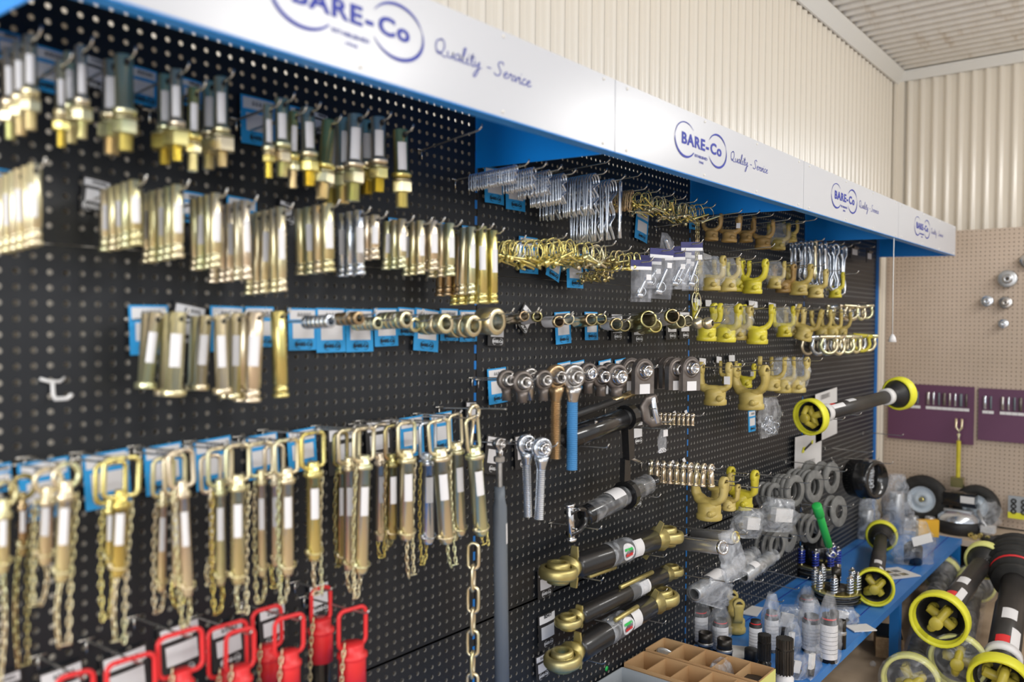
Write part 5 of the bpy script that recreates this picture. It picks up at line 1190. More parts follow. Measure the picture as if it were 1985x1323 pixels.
for j, (x0, y0, x1, w) in enumerate([(1341, 580, 1362, 'first above the third yoke row'), (1364, 582, 1382, 'second above the third yoke row'), (1445, 584, 1475, 'third above the third yoke row'), (1484, 588, 1510, 'fourth above the third yoke row'), (1536, 590, 1560, 'last above the third yoke row'), (1352, 695, 1372, 'left of the large ochre yoke'), (1386, 692, 1402, 'above the large ochre yoke'), (1409, 689, 1428, 'above the large pale yoke'), (1568, 662, 1580, 'left of the lower shackles'), (1358, 493, 1384, 'behind the grey bagged yoke')]):
    p = U((x0+x1)/2, y0, .012); k = mpp(p); f = MB(); f.box((0, 0, -6*k), ((x1-x0)*k*1.35, .0012, 12*k if j != 8 else 26*k)); o = f.build('price_tag', 'label'); o.location = p; o.rotation_euler = (R(-3), R(rnd.uniform(-2, 6)), 0); tag(o, f'small white price tag, {w}', 'price tag', 'small white price tags')
# ================= THIRD AND FOURTH BAY: LOWER WALL =================
# bagged spring clips
p = U(1492, 770, .17); k = mpp(p); root = empty('parts_bag', p); tag(root, 'clear bag full of bright silver clips beside the yellow shaft guard', 'bag of clips')
bag_mesh(60*k*1.5, 76*k, .05, 9, top=.62).build('bag', 'bag', root)
for q in range(22):
    f = MB(); f.tube([(.012*math.cos(a/8*6.28), 0, .016*math.sin(a/8*6.28)) for a in range(8)], .002, 5, closed=True)
    MB().build('clip', 'silver', root, Matrix.Translation((rnd.uniform(-.055, .055), rnd.uniform(-.014, .014), -76*k+rnd.uniform(.012, .07))) @ Euler((rnd.uniform(-1, 1), rnd.uniform(-1, 1), rnd.uniform(-2, 2))).to_matrix().to_4x4(), me=f.mesh('clip'))
hook(p.x, p.z-SL*.17+.001, .21, 'wire peg hook of the bag of bright clips')
cardpx('blue', 1450, 796, 1464, 'blue price card left of the bag of bright clips', d=.05)
# papers pinned to the board
def sheet(name, x0, y0, x1, y1, d, label, tilt=0, curl=.02, pic=False):
    a = U(x0, y0, d); b = U(x1, y1, d); w = abs(b.x-a.x); c = U((x0+x1)/2, y0, d); h = c.z-U((x0+x1)/2, y1, d).z
    mb = MB(); n = 8; vs = []; fs = []
    for i in range(n+1):
        t = i/n; yy = -curl*t*t
        for j, x in enumerate((-w/2, w/2)): vs += [(x, yy-.0006, -h*t), (x, yy, -h*t)]
    for i in range(n):
        q = 4*i; fs += [(q, q+4, q+6, q+2), (q+1, q+3, q+7, q+5), (q, q+1, q+5, q+4), (q+2, q+6, q+7, q+3)]
    fs += [(0, 2, 3, 1), (4*n, 4*n+1, 4*n+3, 4*n+2)]
    mb.add(vs, fs, None, False); o = mb.build(name, 'paper'); o.location = c; o.rotation_euler = (0, R(tilt), 0); tag(o, label, 'sheet of paper')
    if pic:
        f = MB(); y = -.004; f.add([(-w*.28, y, -h*.38), (-w*.22, y, -h*.26), (-w*.14, y, -h*.27), (-w*.20, y, -h*.40)], [(0, 1, 2, 3)], None, False); f.build('printed_guard', 'guard', o)
        f = MB(); f.add([(-w*.20, y, -h*.31), (w*.06, y, -h*.20), (w*.10, y, -h*.24), (-w*.17, y, -h*.36)], [(0, 1, 2, 3)], None, False); f.build('printed_shaft', 'blackmatt', o)
        f = MB(); f.add([(w*.06, y, -h*.24), (w*.08, y, -h*.16), (w*.15, y, -h*.16), (w*.13, y, -h*.25)], [(0, 1, 2, 3)], None, False); f.build('printed_guard', 'guard', o)
    f = MB(); t = MB()
    for q in range(5):
        xx, zz = (-w*.1, -h*(.05+.02*q)) if not pic else (w*.0, -h*(.60+.03*q))
        t.box((xx, -.0075-curl*(zz/h)**2, zz), (w*.4, .0004, h*.006))
    t.build('print_lines', 'black_ink', o)
    return o
sheet('notice_sheet', 1582, 758, 1622, 850, .02, 'white notice sheet behind the yellow guarded shaft', tilt=-3, curl=.0)
sheet('leaflet', 1543, 842, 1593, 925, .02, 'white sheet picturing a yellow drive shaft, above the grey rings', tilt=1, curl=.0, pic=True)
for px, py, L, w in [(1522, 894, .26, 'above the grey friction rings'), (1598, 868, .24, 'left of the timber post, middle one'), (1672, 838, .22, 'nearest the timber post, highest one'), (1440, 917, .2, 'right of the low yokes'), (1420, 1026, .2, 'below the low yokes'), (1480, 1106, .2, 'upper right of the bagged tubes'), (1460, 1125, .2, 'middle right of the bagged tubes'), (1428, 1148, .2, 'lowest right of the bagged tubes')]:
    q = U(px, py, 0); h = hook(q.x, q.z, L, f'empty long wire hook {w}'); h.rotation_euler = (R(3.5), 0, 0)
# ---- drive shafts with guard cups ----
def spider(root, m, s, mat='oliveyellow'):
    f = MB()
    f.tube([m @ Vector(q) for q in [(-.034*s, 0, .0), (-.036*s, 0, .03*s), (-.02*s, 0, .055*s), (.02*s, 0, .055*s), (.036*s, 0, .03*s), (.034*s, 0, 0)]], .011*s, 10)
    f.build('inner_yoke', mat, root)
    f = MB(); f.cyl(m @ Vector((-.042*s, 0, 0)), m @ Vector((.042*s, 0, 0)), .014*s, 14); f.cyl(m @ Vector((0, -.042*s, 0)), m @ Vector((0, .042*s, 0)), .014*s, 14); f.build('cross', mat, root)
    f = MB(); f.tube([m @ Vector(q) for q in [(0, -.036*s, 0), (0, -.038*s, -.02*s), (0, -.02*s, -.048*s), (0, .02*s, -.048*s), (0, .038*s, -.02*s), (0, .036*s, 0)]], .012*s, 10)
    f.cyl(m @ Vector((0, 0, -.040*s)), m @ Vector((0, 0, -.062*s)), .019*s, 18); f.build('outer_yoke', mat, root)
def guard_cup(root, m, r, mat='guard', inner='blackmatt', depth=1.0):
    """opens toward local -z, mouth at z = 0"""
    f = MB(); d = r*1.0*depth
    f.lathe([(r*.87, d*.05), (r*.94, 0), (r*.99, d*.02), (r, d*.06), (r*.985, d*.50), (r*.90, d*.58), (r*.84, d*.57), (r*.82, d*.30), (r*.85, d*.28), (r*.87, d*.05)], m, 30); f.build('guard_rim', mat, root)
    f = MB(); f.lathe([(r*.81, d*.30), (r*.80, d*.60), (r*.55, d*.95), (r*.46, d*1.1), (r*.46, d*1.35), (r*.42, d*1.35), (r*.42, d*1.1), (r*.50, d*.95), (r*.74, d*.58), (r*.79, d*.30), (r*.81, d*.30)], m, 28); f.build('guard_cone', inner, root)
def pto(A_, B_, r, label, ra=None, rb=None, tube='shaft', cupA='guard', cupB='guard', r_t=None, bag=False, yokeA=True, yokeB=True, roll=20, stickers=True, collar=None, bellows=False, cuts=(1, 1), ys=None):
    root = empty('drive_shaft'); m, L = frame_ab(A_, B_); root.matrix_world = m; tag(root, label, 'drive shaft', 'guarded drive shafts'); rt_ = r_t or r*.42
    if ra: guard_cup(root, Matrix.Identity(4), ra, cupA, 'blackmatt' if not bag else 'shaft')
    mb_ = Matrix.Translation((0, 0, L)) @ Matrix.Rotation(R(180), 4, 'X')
    if rb and not bellows: guard_cup(root, mb_, rb, cupB, 'blackmatt' if not bag else 'shaft')
    f = MB(); f.lathe([(0, r*.9), (rt_, r*.9), (rt_, L*.55), (rt_*.9, L*.555), (rt_*.9, L-r*.9), (0, L-r*.9)], None, 24); f.build('tube', tube, root)
    if collar: f = MB(); f.lathe([(rt_*1.0, r*1.35), (rt_*1.16, r*1.35), (rt_*1.16, r*1.75), (rt_, r*1.75)], None, 24); f.build('collar', collar, root); 
    if collar and not bellows: f = MB(); f.lathe([(rt_*.9, L-r*1.75), (rt_*1.16, L-r*1.75), (rt_*1.16, L-r*1.35), (rt_, L-r*1.35)], None, 24); f.build('collar', collar, root)
    if bellows:
        f = MB(); pr = []; n = 7; rb = rb or r
        for q in range(n): pr += [(rb*min(1, .74+.09*q), L-rb*1.9+rb*2.1*q/n), (rb*min(1.02, .76+.09*q), L-rb*1.9+rb*2.1*(q+.35)/n), (rb*min(.78, .56+.07*q), L-rb*1.9+rb*2.1*(q+.55)/n), (rb*min(.78, .56+.07*q), L-rb*1.9+rb*2.1*(q+.85)/n)]
        f.lathe([(0, L-rb*1.95)]+pr+[(0, L+rb*.25)], None, 28); f.build('rubber_bellows', 'rubber', root)
        f = MB(); f.lathe([(rb*.80, L-rb*1.42), (rb*.86, L-rb*1.42), (rb*.86, L-rb*1.36), (rb*.8, L-rb*1.36)], None, 28); f.build('red_ring', 'red', root)
    if ra and yokeA: spider(root, Matrix.Translation((0, 0, r*.42)) @ Matrix.Rotation(R(roll), 4, 'Z') , (ys or r/.085)*1.12)
    if rb and yokeB and not bellows: spider(root, mb_ @ Matrix.Translation((0, 0, r*.42)), (ys or r/.085)*.8)
    if stickers:
        for z0, z1, mt, a0, a1 in ((r*1.8, r*2.3, 'red', 60, 110), (r*1.85, r*2.9, 'label', 112, 150), (r*3.4, r*4.1, 'label', 70, 125)):
            s_ = MB(); sticker_on(s_, rt_, z0, z1, R(a0), R(a1), rr=1.02); s_.build('sticker', mt, root)
    if bag:
        f = MB(); n = 12; rg = random.Random(int(L*1000)); rr_ = [max(rt_*1.35, (ra or r)*1.06*(1-min(1, q/3.2))) for q in range(n+1)]
        f.lathe([(.012, -.02), ((ra or r)*.5, -.004)]+[(rr_[q]*(1+rg.uniform(-.04, .05)), L*q/n) for q in range(n)]+[((rb or r)*1.05, L*.96), ((rb or r)*1.06, L+.01), (.01, L+.02)], None, 22); f.build('plastic_bag', 'bagcloudy' if bag == 2 else 'bag', root)
    return root
pto(U(1566, 810, .22), U(1748, 762, .42), .078, 'drive shaft with two yellow guards resting high on wall hooks', ra=.078, rb=.078, collar='paper', roll=-20)
A_, B_ = U(1566, 810, .22), U(1748, 762, .42)
for f_, w in ((.25, 'nearer'), (.42, 'farther')):
    q = A_.lerp(B_, f_); h = hook(q.x, q.z-.036+SL*q.y, -q.y+.05, f'{w} wire hook carrying the high drive shaft')
# friction rings and black drum
def rings(px, py, rp, inner, wth, n, sp, df, label, group, mat='greyfibre', name='friction_ring'):
    p = U(px, py, df); k = mpp(p); f = MB(); f.ring((0, 0, 0), (0, 1, 0), rp*k, rp*k*inner, wth, 30); me = f.mesh(name)
    for j in range(n):
        o = MB().build(name, mat, me=me); o.location = p+Vector((rnd.uniform(-.003, .003), j*sp, -SL*j*sp)); o.rotation_euler = (R(rnd.uniform(-4, 4)), 0, R(-10+rnd.uniform(-3, 3)))
        tag(o, f'{label}, {ordn(j, n)}' if n > 1 else label, 'friction ring', group)
    hook(p.x, p.z+rp*k*inner-SL*df-.003, df+.07, 'wire peg hook of the '+group, group='hooks of the friction rings')
rings(1500, 959, 23, .62, .012, 3, .026, .12, 'small grey friction ring left of the upper row', 'small grey rings of the upper row')
rings(1539, 952, 31, .60, .020, 4, .022, .17, 'grey friction ring, second stack of the upper row', 'second stack of the upper row')
rings(1577, 944, 32, .52, .016, 5, .024, .16, 'grey friction ring, third stack of the upper row', 'third stack of the upper row')
rings(1611, 927, 31, .50, .014, 3, .05, .18, 'grey friction ring, left of the black drum', 'stack beside the black drum')
rings(1506, 1058, 29, .66, .008, 3, .03, .16, 'pale ring of the lower row, left end', 'left stack of the lower row')
rings(1530, 1043, 28, .30, .006, 2, .02, .12, 'thin grey disc of the lower row', 'thin disc stack of the lower row')
rings(1577, 1026, 28, .66, .008, 5, .032, .17, 'thin grey ring behind the green lever', 'stack behind the green lever')
rings(1602, 1006, 31, .56, .012, 3, .02, .12, 'grey ring, right of the green lever', 'stack right of the green lever')
rings(1625, 992, 30, .45, .010, 2, .04, .18, 'grey ring, rightmost of the lower row', 'rightmost stack of the lower row')
p = U(1676, 928, .16); k = mpp(p); f = MB(); f.lathe([(.05, -.06), (38*k*.85, -.07), (38*k, -.06), (38*k, -.01), (38*k*1.04, -.005), (38*k*1.04, .01), (38*k*.97, .02), (38*k*.97, .07), (38*k*.8, .08), (38*k*.8, 0), (.05, -.05)], T((0, 0, 0), (-.35, -1, .05)), 34)
o = f.build('drum', 'blackmetal'); o.location = p; tag(o, 'large glossy black drum hanging near the timber post', 'drum'); hook(p.x-.01, p.z+.086-SL*.16, .30, 'wire hook inside the glossy black drum')
p = U(1688, 892, .20); root = empty('parts_bag', p); tag(root, 'narrow bag of small clips in front of the black drum', 'bag of clips'); bag_mesh(.05, .17, .03, 21, top=.7).build('bag', 'bag', root); hook(p.x, p.z-SL*.2, .24, 'wire hook of the narrow bag by the drum')
for q in range(10):
    f = MB(); f.tube([(.010*math.cos(a/8*6.28), 0, .014*math.sin(a/8*6.28)) for a in range(8)], .002, 5, closed=True); f.build('clip', 'silver', root, Matrix.Translation((rnd.uniform(-.016, .016), rnd.uniform(-.006, .006), rnd.uniform(-.15, -.05))) @ Euler((1, rnd.uniform(0, 2), 0)).to_matrix().to_4x4())
# pink-white bags right of the low yokes
for i, (px, py, w, h, w2) in enumerate([(1452, 985, 52, 50, 'left of two, behind the yellow yoke'), (1512, 966, 72, 56, 'right of two, in front of the grey rings')]):
    p = U(px, py, .19); k = mpp(p); root = empty('parts_bag', p); root.rotation_euler = (0, R(8), R(-25)); tag(root, f'crumpled pinkish clear bag of labelled parts, {w2}', 'bag of parts')
    bag_mesh(w*k*1.15, h*k*1.15, .09, 31+i, top=.7, crump=.2).build('bag', 'bagcloudy', root)
    f = MB(); f.box((0, -.02, -h*k*.55), (w*k*.6, .03, h*k*.45)); f.build('label_card', 'paper', root); f = MB(); f.cyl((-w*k*.3, .0, -h*k*.7), (w*k*.3, 0, -h*k*.6), .014, 12); f.build('sleeve', 'pink', root)
    hook(p.x, p.z-SL*.19, .24, f'wire hook of the crumpled bag {w2}')
# turned steel tubes
for i, (f_, b_, rp, d1, d0, lb) in enumerate([((1398, 1062), (1318, 1053), 14, .27, .08, 'front turned steel tube, pointing out below the low yokes'), ((1422, 1042), (1345, 1036), 12, .25, .08, 'rear turned steel tube with golden collar behind')]):
    A_, B_ = U(*f_, d1), U(*b_, d0); k = mpp(A_); mb = MB(); mb.ring((A_+B_)/2, A_-B_, rp*k, rp*k*.72, (A_-B_).length, 26); o = mb.build('steel_tube', 'brightsteel'); tag(o, lb, 'tube', 'turned steel tubes')
    d = (A_-B_).normalized(); f = MB(); f.ring(A_+d*.006, d, rp*k*1.02, rp*k*.66, .012, 24); f.build('collar', 'brass' if i else 'chrome', o)
    hook(A_.x, A_.z+rp*k*.6-SL*d1, d1+.05, f'wire hook through the {["front", "rear"][i]} turned steel tube')
p = U(1408, 1030, .28); root = empty('empty_bag', p); root.rotation_euler = (0, R(-14), R(-30)); tag(root, 'thin empty polythene bag draped from the turned steel tubes', 'bag'); bag_mesh(.09, .17, .02, 55, top=.6, crump=.25).build('bag', 'bagcloudy', root)
# bagged tubes on the hooks
for i, (a_, b_, rp, d, lb) in enumerate([((1347, 1152), (1452, 1080), 17, .17, 'long tube wrapped in bluish film, nearest the blue upright'), ((1442, 1118), (1490, 1084), 15, .20, 'short tube wrapped in film with white label')]):
    A_, B_ = U(*a_, d), U(*b_, d); m, L = frame_ab(A_, B_); root = empty('wrapped_tube'); root.matrix_world = m; tag(root, lb, 'wrapped tube', 'film wrapped tubes'); k = mpp(A_)
    f = MB(); f.lathe([(rp*k*.62, 0), (rp*k*.80, 0), (rp*k*.80, L), (rp*k*.62, L), (rp*k*.62, 0)], None, 22); f.build('tube', 'tin', root)
    rg = random.Random(i); f = MB(); f.lathe([(rp*k*.7, -.012)]+[(rp*k*(.98+rg.uniform(-.06, .10)), L*q/10) for q in range(11)]+[(rp*k*.6, L+.03), (rp*k*.9, L+.05)], None, 20); f.build('film_wrap', 'bagcloudy', root)
    s_ = MB(); sticker_on(s_, rp*k*1.06, L*.22, L*.42, R(50), R(140)); s_.build('sticker', 'label', root)
    rests(A_, B_, (.25, .8), rp*k, f'the {["long", "short"][i]} wrapped tube', .05)
p = U(1402, 1128, .24); root = empty('empty_bag', p); root.rotation_euler = (R(20), R(20), R(-30)); tag(root, 'bluish empty bag hanging below the wrapped tubes', 'bag'); bag_mesh(.12, .10, .03, 58, top=.8, crump=.2).build('bag', 'bagcloudy', root); hook(p.x, p.z-SL*.24, .28, 'wire hook of the bluish empty bag')

# ================= BLUE BASE SHELF AND WHAT STANDS ON IT =================
ZS = .31; XS0, XS1 = .42, 5.322
root = empty('base_shelf', (XS0, 0, 0)); tag(root, 'long blue steel base shelf under the black pegboard', 'shelf')
f = MB(); f.box(((XS1-XS0)/2, -.230, ZS-.002), (XS1-XS0, .458, .003)); f.build('shelf_deck', 'shelfblue', root)
f = MB(); f.box(((XS1-XS0)/2, -.462, ZS-.014), (XS1-XS0, .006, .032)); f.build('front_lip', 'shelfblue', root)
f = MB(); f.box(((XS1-XS0)/2, -.395, ZS+.0005), (XS1-XS0, .004, .001)); f.build('fold_groove', 'ink', root)
f = MB(); f.box(((XS1-XS0)/2, -.050, ZS+.0005), (XS1-XS0, .004, .001)); f.build('fold_groove', 'ink', root)
for q in range(5):
    x = XS-BAY+q*BAY-XS0 if q < 4 else XS1-XS0-.03
    f = MB(); f.box((max(x, .03), -.44, (ZS-.03)/2), (.05, .04, ZS-.03)); f.build('leg', 'blue', root)
    f = MB(); f.box((max(x, .03), -.03, (ZS-.03)/2), (.05, .04, ZS-.03)); f.build('leg', 'blue', root)
def star(n, r0, r1): 
    out = []
    for i in range(n):
        a = 2*math.pi*i/n; w = math.pi/n
        for da, rr_ in ((-.35*w, r1), (.35*w, r1), (.65*w, r0), (1.35*w, r0)): out.append((rr_*math.cos(a+da), rr_*math.sin(a+da)))
    return out
def sleeve(px, py, w, h, label, kind='spline', lab=None, bag=None, mat='spline', z0=None, name='spline_sleeve'):
    p = UZ(px, py, ZS); k = mpp(p); r = w*k/2; H_ = h*k; o = empty(name, p); tag(o, label, 'sleeve', None); o.rotation_euler = (0, 0, rnd.uniform(0, 3))
    if kind == 'spline':
        f = MB(); f.prism(star(16, r*.88, r), H_*.30, H_*.78); f.prism(star(16, r*.84, r*.97), H_*.82, H_); f.lathe([(r*.8, H_*.78), (r*.8, H_*.82)], None, 20); f.build('splines', mat, o)
        f = MB(); f.lathe([(0, 0), (r*1.05, 0), (r*1.05, H_*.22), (r*.9, H_*.24), (r*.9, H_*.31), (0, H_*.31)], None, 22); f.build('base', 'blackmetal' if not lab else 'label', o)
    elif kind == 'bottle':
        f = MB(); f.lathe([(0, 0), (r, 0), (r, H_*.88), (r*.8, H_*.9), (r*.8, H_), (0, H_)], None, 22); f.build('body', 'blackmatt', o)
        f = MB(); f.lathe([(r*1.02, H_*.08), (r*1.02, H_*.80)], None, 22); f.build('wrap_label', 'label', o)
        f = MB()
        for q in range(6): sticker_on(f, r, H_*(.2+.09*q), H_*(.207+.09*q), rnd.uniform(0, .5)+math.pi*(q % 2)*.2, rnd.uniform(3.5, 6), n=14, rr=1.035)
        f.build('print_lines', 'black_ink', o); f = MB(); f.lathe([(r*.82, H_*.90), (r*.84, H_*.915), (r*.82, H_*.93)], None, 22); f.build('red_band', 'red', o)
    elif kind == 'ringed':
        f = MB(); f.lathe([(0, 0), (r*.98, 0), (r, H_*.5), (r*1.04, H_*.52), (r*1.04, H_*.60), (r*.86, H_*.64), (r*.95, H_*.68), (r*.95, H_), (r*.72, H_), (r*.72, H_*.5), (0, H_*.5)], None, 26); f.build('body', 'spline', o)
        f = MB(); f.lathe([(r*1.0, H_*.50), (r*1.06, H_*.52), (r*1.06, H_*.60), (r*1.0, H_*.62)], None, 26); f.build('bright_ring', 'tin', o)
    elif kind == 'plug':
        f = MB(); f.lathe([(0, 0), (r, 0), (r, H_*.94), (r*.9, H_), (0, H_)], None, 20); f.build('body', 'blackmatt', o)
    if bag:
        b = bag_mesh(r*2.9, H_*1.45, r*2.6, int(px*3), top=.25, crump=.14); b.build('bag', bag, o, Matrix.Translation((0, 0, H_*1.45)))
    return o
SLV = [(1357, 1246, 29, 66, 'black sleeve with white label in clear bag, nearest the blue upright', 'bottle', 'bag'), (1367, 1274, 28, 48, 'ringed black sleeve without bag, left of two behind the cartons', 'ringed', None), (1396, 1262, 30, 62, 'black sleeve in clear bag behind the right ringed sleeve', 'bottle', 'bag'), (1404, 1288, 30, 50, 'ringed black sleeve without bag, right of two behind the cartons', 'ringed', None),
       (1464, 1268, 24, 66, 'slim black sleeve with white label and red band, unbagged', 'bottle', None), (1456, 1284, 26, 26, 'short black collar at the foot of the slim labelled sleeve', 'plug', None), (1481, 1300, 26, 70, 'ribbed black spline sleeve, left of two at the carton corner', 'spline', None), (1520, 1335, 34, 98, 'ribbed black spline sleeve with pale base, right of two at the carton corner', 'spline', None),
       (1495, 1262, 26, 78, 'labelled sleeve in cloudy bag behind the ribbed sleeves', 'bottle', 'bagcloudy'), (1518, 1250, 16, 32, 'small black plug between the ribbed sleeve and the big bags', 'plug', None), (1572, 1262, 34, 70, 'brownish bagged sleeve in the middle of the bag cluster', 'bottle', 'bagcloudy'), (1606, 1282, 32, 92, 'black sleeve with white label in a peaked clear bag', 'bottle', 'bag'),
       (1616, 1236, 18, 52, 'black tube standing upright behind the peaked bag', 'plug', None), (1631, 1258, 17, 56, 'black tube with small label at the shelf front edge', 'ringed', None), (1563, 1200, 28, 44, 'bagged sleeve with tall crumpled bag neck before the clutch', 'bottle', 'bag')]
for i, (px, py, w, h, lb, kd, bg_) in enumerate(SLV): sleeve(px, py, w, h, lb, kd, lab=(i == 7), bag=bg_)
for i, (px, py, w, h, lb) in enumerate([(1575, 1312, 56, 62, 'open clear bag with big white labels at the shelf front edge'), (1536, 1286, 46, 84, 'cloudy clear bag leaning behind the right ribbed sleeve'), (1530, 1232, 60, 58, 'cloudy crumpled bag heap in the middle of the shelf'), (1548, 1318, 36, 50, 'small clear bag with red print beside the ribbed sleeve'), (1637, 1212, 50, 36, 'white crumpled bag under the front clutch')]):
    p = UZ(px, py, ZS); k = mpp(p); root = empty('parts_bag', p+Vector((0, 0, h*k))); root.rotation_euler = (0, 0, rnd.uniform(-1, .2)); tag(root, lb, 'bag of parts'); bag_mesh(w*k, h*k*.99, w*k*.6, 70+i, top=.55, crump=.2).build('bag', 'bag' if i in (0, 3) else 'bagcloudy', root)
    f = MB(); f.box((0, 0, -h*k*.5), (w*k*.42, .012, h*k*.45), Matrix.Rotation(R(12), 4, 'Y')); f.build('label_card', 'paper', root)
    f = MB(); f.cyl((-w*k*.1, .006, -h*k*.96), (w*k*.12, .006, -h*k*.62), w*k*.13, 12); f.build('dark_sleeve', 'spline', root)
# ochre yoke standing on the shelf
p = UZ(1425, 1226, ZS); k = mpp(p); o = empty('shaft_yoke', p); sc = 74*k/.155; o.scale = (sc,)*3; o.rotation_euler = (0, 0, R(-52)); o.location = p+Vector((0, 0, .131*sc))
for nm, m_ in zip(('fork', 'hub', 'lock_pin'), YM[('square', 'ochre')]): MB().build(nm, 'ochre', o, me=m_)
tag(o, 'ochre yoke standing upright on the blue shelf behind the bagged sleeves', 'yoke')
# brochures on the shelf
for i, (px, py, w, d_, a, lb) in enumerate([(1730, 1114, .21, .15, -32, 'white brochure with green pictures lying beside the shelf drive shaft'), (1668, 1220, .10, .07, -40, 'small white card lying at the shelf edge'), (1455, 1186, .12, .08, 10, 'stack of leaflets lying against the pegboard foot'), (1440, 1268, .12, .09, 25, 'white card lying under the short black collar')]):
    p = UZ(px, py, ZS); f = MB(); f.box((0, 0, .004), (w, d_, .004)); o = f.build('brochure', 'paper'); o.location = p; o.rotation_euler = (0, 0, R(a)); tag(o, lb, 'brochure')
    if i == 0:
        for q in range(6): MB().box((-.06+.05*(q % 3), .02-.05*(q//3), .0065), (.04, .035, .0006)).build('picture', 'olive' if q % 2 else 'greyfibre', o)
# friction clutches
def clutch(p, r, spr, label, drum=False, n=8):
    root = empty('friction_clutch', p); tag(root, label, 'clutch', 'friction clutches'); t = r*.10
    for q, (mt, rr_, hh) in enumerate([('blackmetal', 1.0, .9), ('greyfibre', .9, .45), ('blackmetal', .98, .7), ('greyfibre', .92, .4), ('brass', .98, .35)]):
        z0 = r*.12+q*t; f = MB(); f.ring((0, 0, z0+t*hh/2), (0, 0, 1), r*rr_, r*.42, t*hh, 34); f.build('plate', mt, root)
    f = MB(); f.lathe([(0, 0), (r*.45, 0), (r*.45, r*.7), (0, r*.7)], None, 22); f.lathe([(0, r*.7), (r*.16, r*.7), (r*.16, r*1.15), (r*.20, r*1.15), (r*.20, r*1.45), (0, r*1.45)], None, 16); f.build('hub', 'spline', root)
    if drum: f = MB(); f.lathe([(r*.45, r*.5), (r*.60, r*.5), (r*.60, r*1.35), (r*.56, r*1.4), (r*.25, r*1.4), (r*.25, r*1.9), (0, r*1.9)], None, 28); f.build('drum', 'blackmetal', root)
    for q in range(n):
        a = 2*math.pi*(q+.3)/n; cx, cy = r*.84*math.cos(a), r*.84*math.sin(a); zb = r*.62; f = MB(); hs = r*.62; rs_ = r*.10
        pts = [(cx+rs_*1.25*math.cos(x*.8), cy+rs_*1.25*math.sin(x*.8), zb+hs*x/42) for x in range(43)]; f.tube(pts, r*.036, 5); s_ = f.build('spring', spr, root)
        f = MB(); f.cyl((cx, cy, 0), (cx, cy, zb+hs+r*.16), r*.045, 8); f.lathe([(0, 0), (r*.09, 0), (r*.09, r*.09), (0, r*.16)], Matrix.Translation((cx, cy, zb+hs)), 6, smooth=False); f.lathe([(0, 0), (r*.13, 0), (r*.13, r*.03), (0, r*.03)], Matrix.Translation((cx, cy, zb+hs-r*.01)), 14); f.build('bolt', 'chrome', root)
p = UZ(1620, 1168, ZS); clutch(p, 46*mpp(p), 'silver', 'black friction clutch with silver springs, front one on the shelf')
p = UZ(1592, 1118, ZS); clutch(p+Vector((.0, .02, 0)), 44*mpp(p), 'bluespring', 'black friction clutch with blue springs, rear one on the shelf', drum=True)
# green sleeved gas lever hanging on a hook
a, b = U(1584, 984, .24), U(1610, 1070, .24); root = empty('gas_strut', a); m, L = frame_ab(a, b); root.matrix_world = m; tag(root, 'slim rod in a bright green sleeve hanging above the rear clutch', 'strut')
f = MB(); f.cyl((0, 0, -.005), (0, 0, L*.86), .017, 16); f.cyl((0, 0, -.012), (0, 0, .055), .021, 16); f.build('green_sleeve', 'green', root); f = MB(); sticker_on(f, .0175, .06, L*.8, R(80), R(125)); f.build('white_stripe', 'label', root)
f = MB(); f.cyl((0, 0, L*.8), (0, 0, L), .010, 12); f.tube([(.02*math.cos(x), 0, L+.018+.02*math.sin(x)) for x in [q/12*6.28 for q in range(12)]], .005, 6, closed=True); f.build('rod', 'silver', root)
hook(a.x, a.z+.008-SL*.24, .30, 'wire hook carrying the green sleeved rod', rise=.0)
# drive shaft lying on the shelf and bag beside it
k1 = UZ(1695, 1141, ZS+.085); k2 = UZ(1709, 1037, ZS+.085)
pto(k1, k2, .085, 'drive shaft with yellow guards lying on the blue shelf', ra=.083, rb=.083, roll=50)
for i, (px, py, w, h, lb, mt) in enumerate([(1770, 1094, 76, 88, 'clear bag with a black fitting and white tag on the shelf end', 'bag'), (1682, 1046, 44, 84, 'tall clear bag standing against the pegboard, left of two', 'bagcloudy'), (1738, 1036, 56, 116, 'tall clear bag with pointed neck standing before the timber post', 'bagcloudy')]):
    p = UZ(px, py, ZS); p = Vector((min(p.x, 5.2), max(p.y, -.40), ZS)); k = mpp(p); root = empty('parts_bag', p+Vector((0, 0, h*k))); root.rotation_euler = (0, 0, R(-50)); tag(root, lb, 'bag of parts'); bag_mesh(w*k, h*k*.99, w*k*.62, 90+i, top=.5, crump=.2).build('bag', mt, root)
    if i == 0:
        f = MB(); f.lathe([(0, -h*k*.97), (w*k*.22, -h*k*.97), (w*k*.22, -h*k*.6), (w*k*.1, -h*k*.5), (0, -h*k*.5)], None, 16); f.build('fitting', 'blackmetal', root)
        f = MB(); f.box((-.02, -w*k*.40, -h*k*.36), (w*k*.5, .003, h*k*.2), Matrix.Rotation(R(-15), 4, 'Y')); f.build('tag', 'paper', root)
    else: f = MB(); f.cyl((0, 0, -h*k*.97), (0, 0, -h*k*.3), w*k*.24, 14); f.build('sleeve', 'tin', root)
p = UZ(1738, 1008, ZS); p = Vector((5.24, -.30, ZS)); f = MB(); f.box((0, 0, .05), (.12, .03, .10)); o = f.build('orange_box', 'orange'); o.location = p; o.rotation_euler = (0, 0, R(-50)); tag(o, 'small orange carton half hidden behind the clear bags', 'carton')
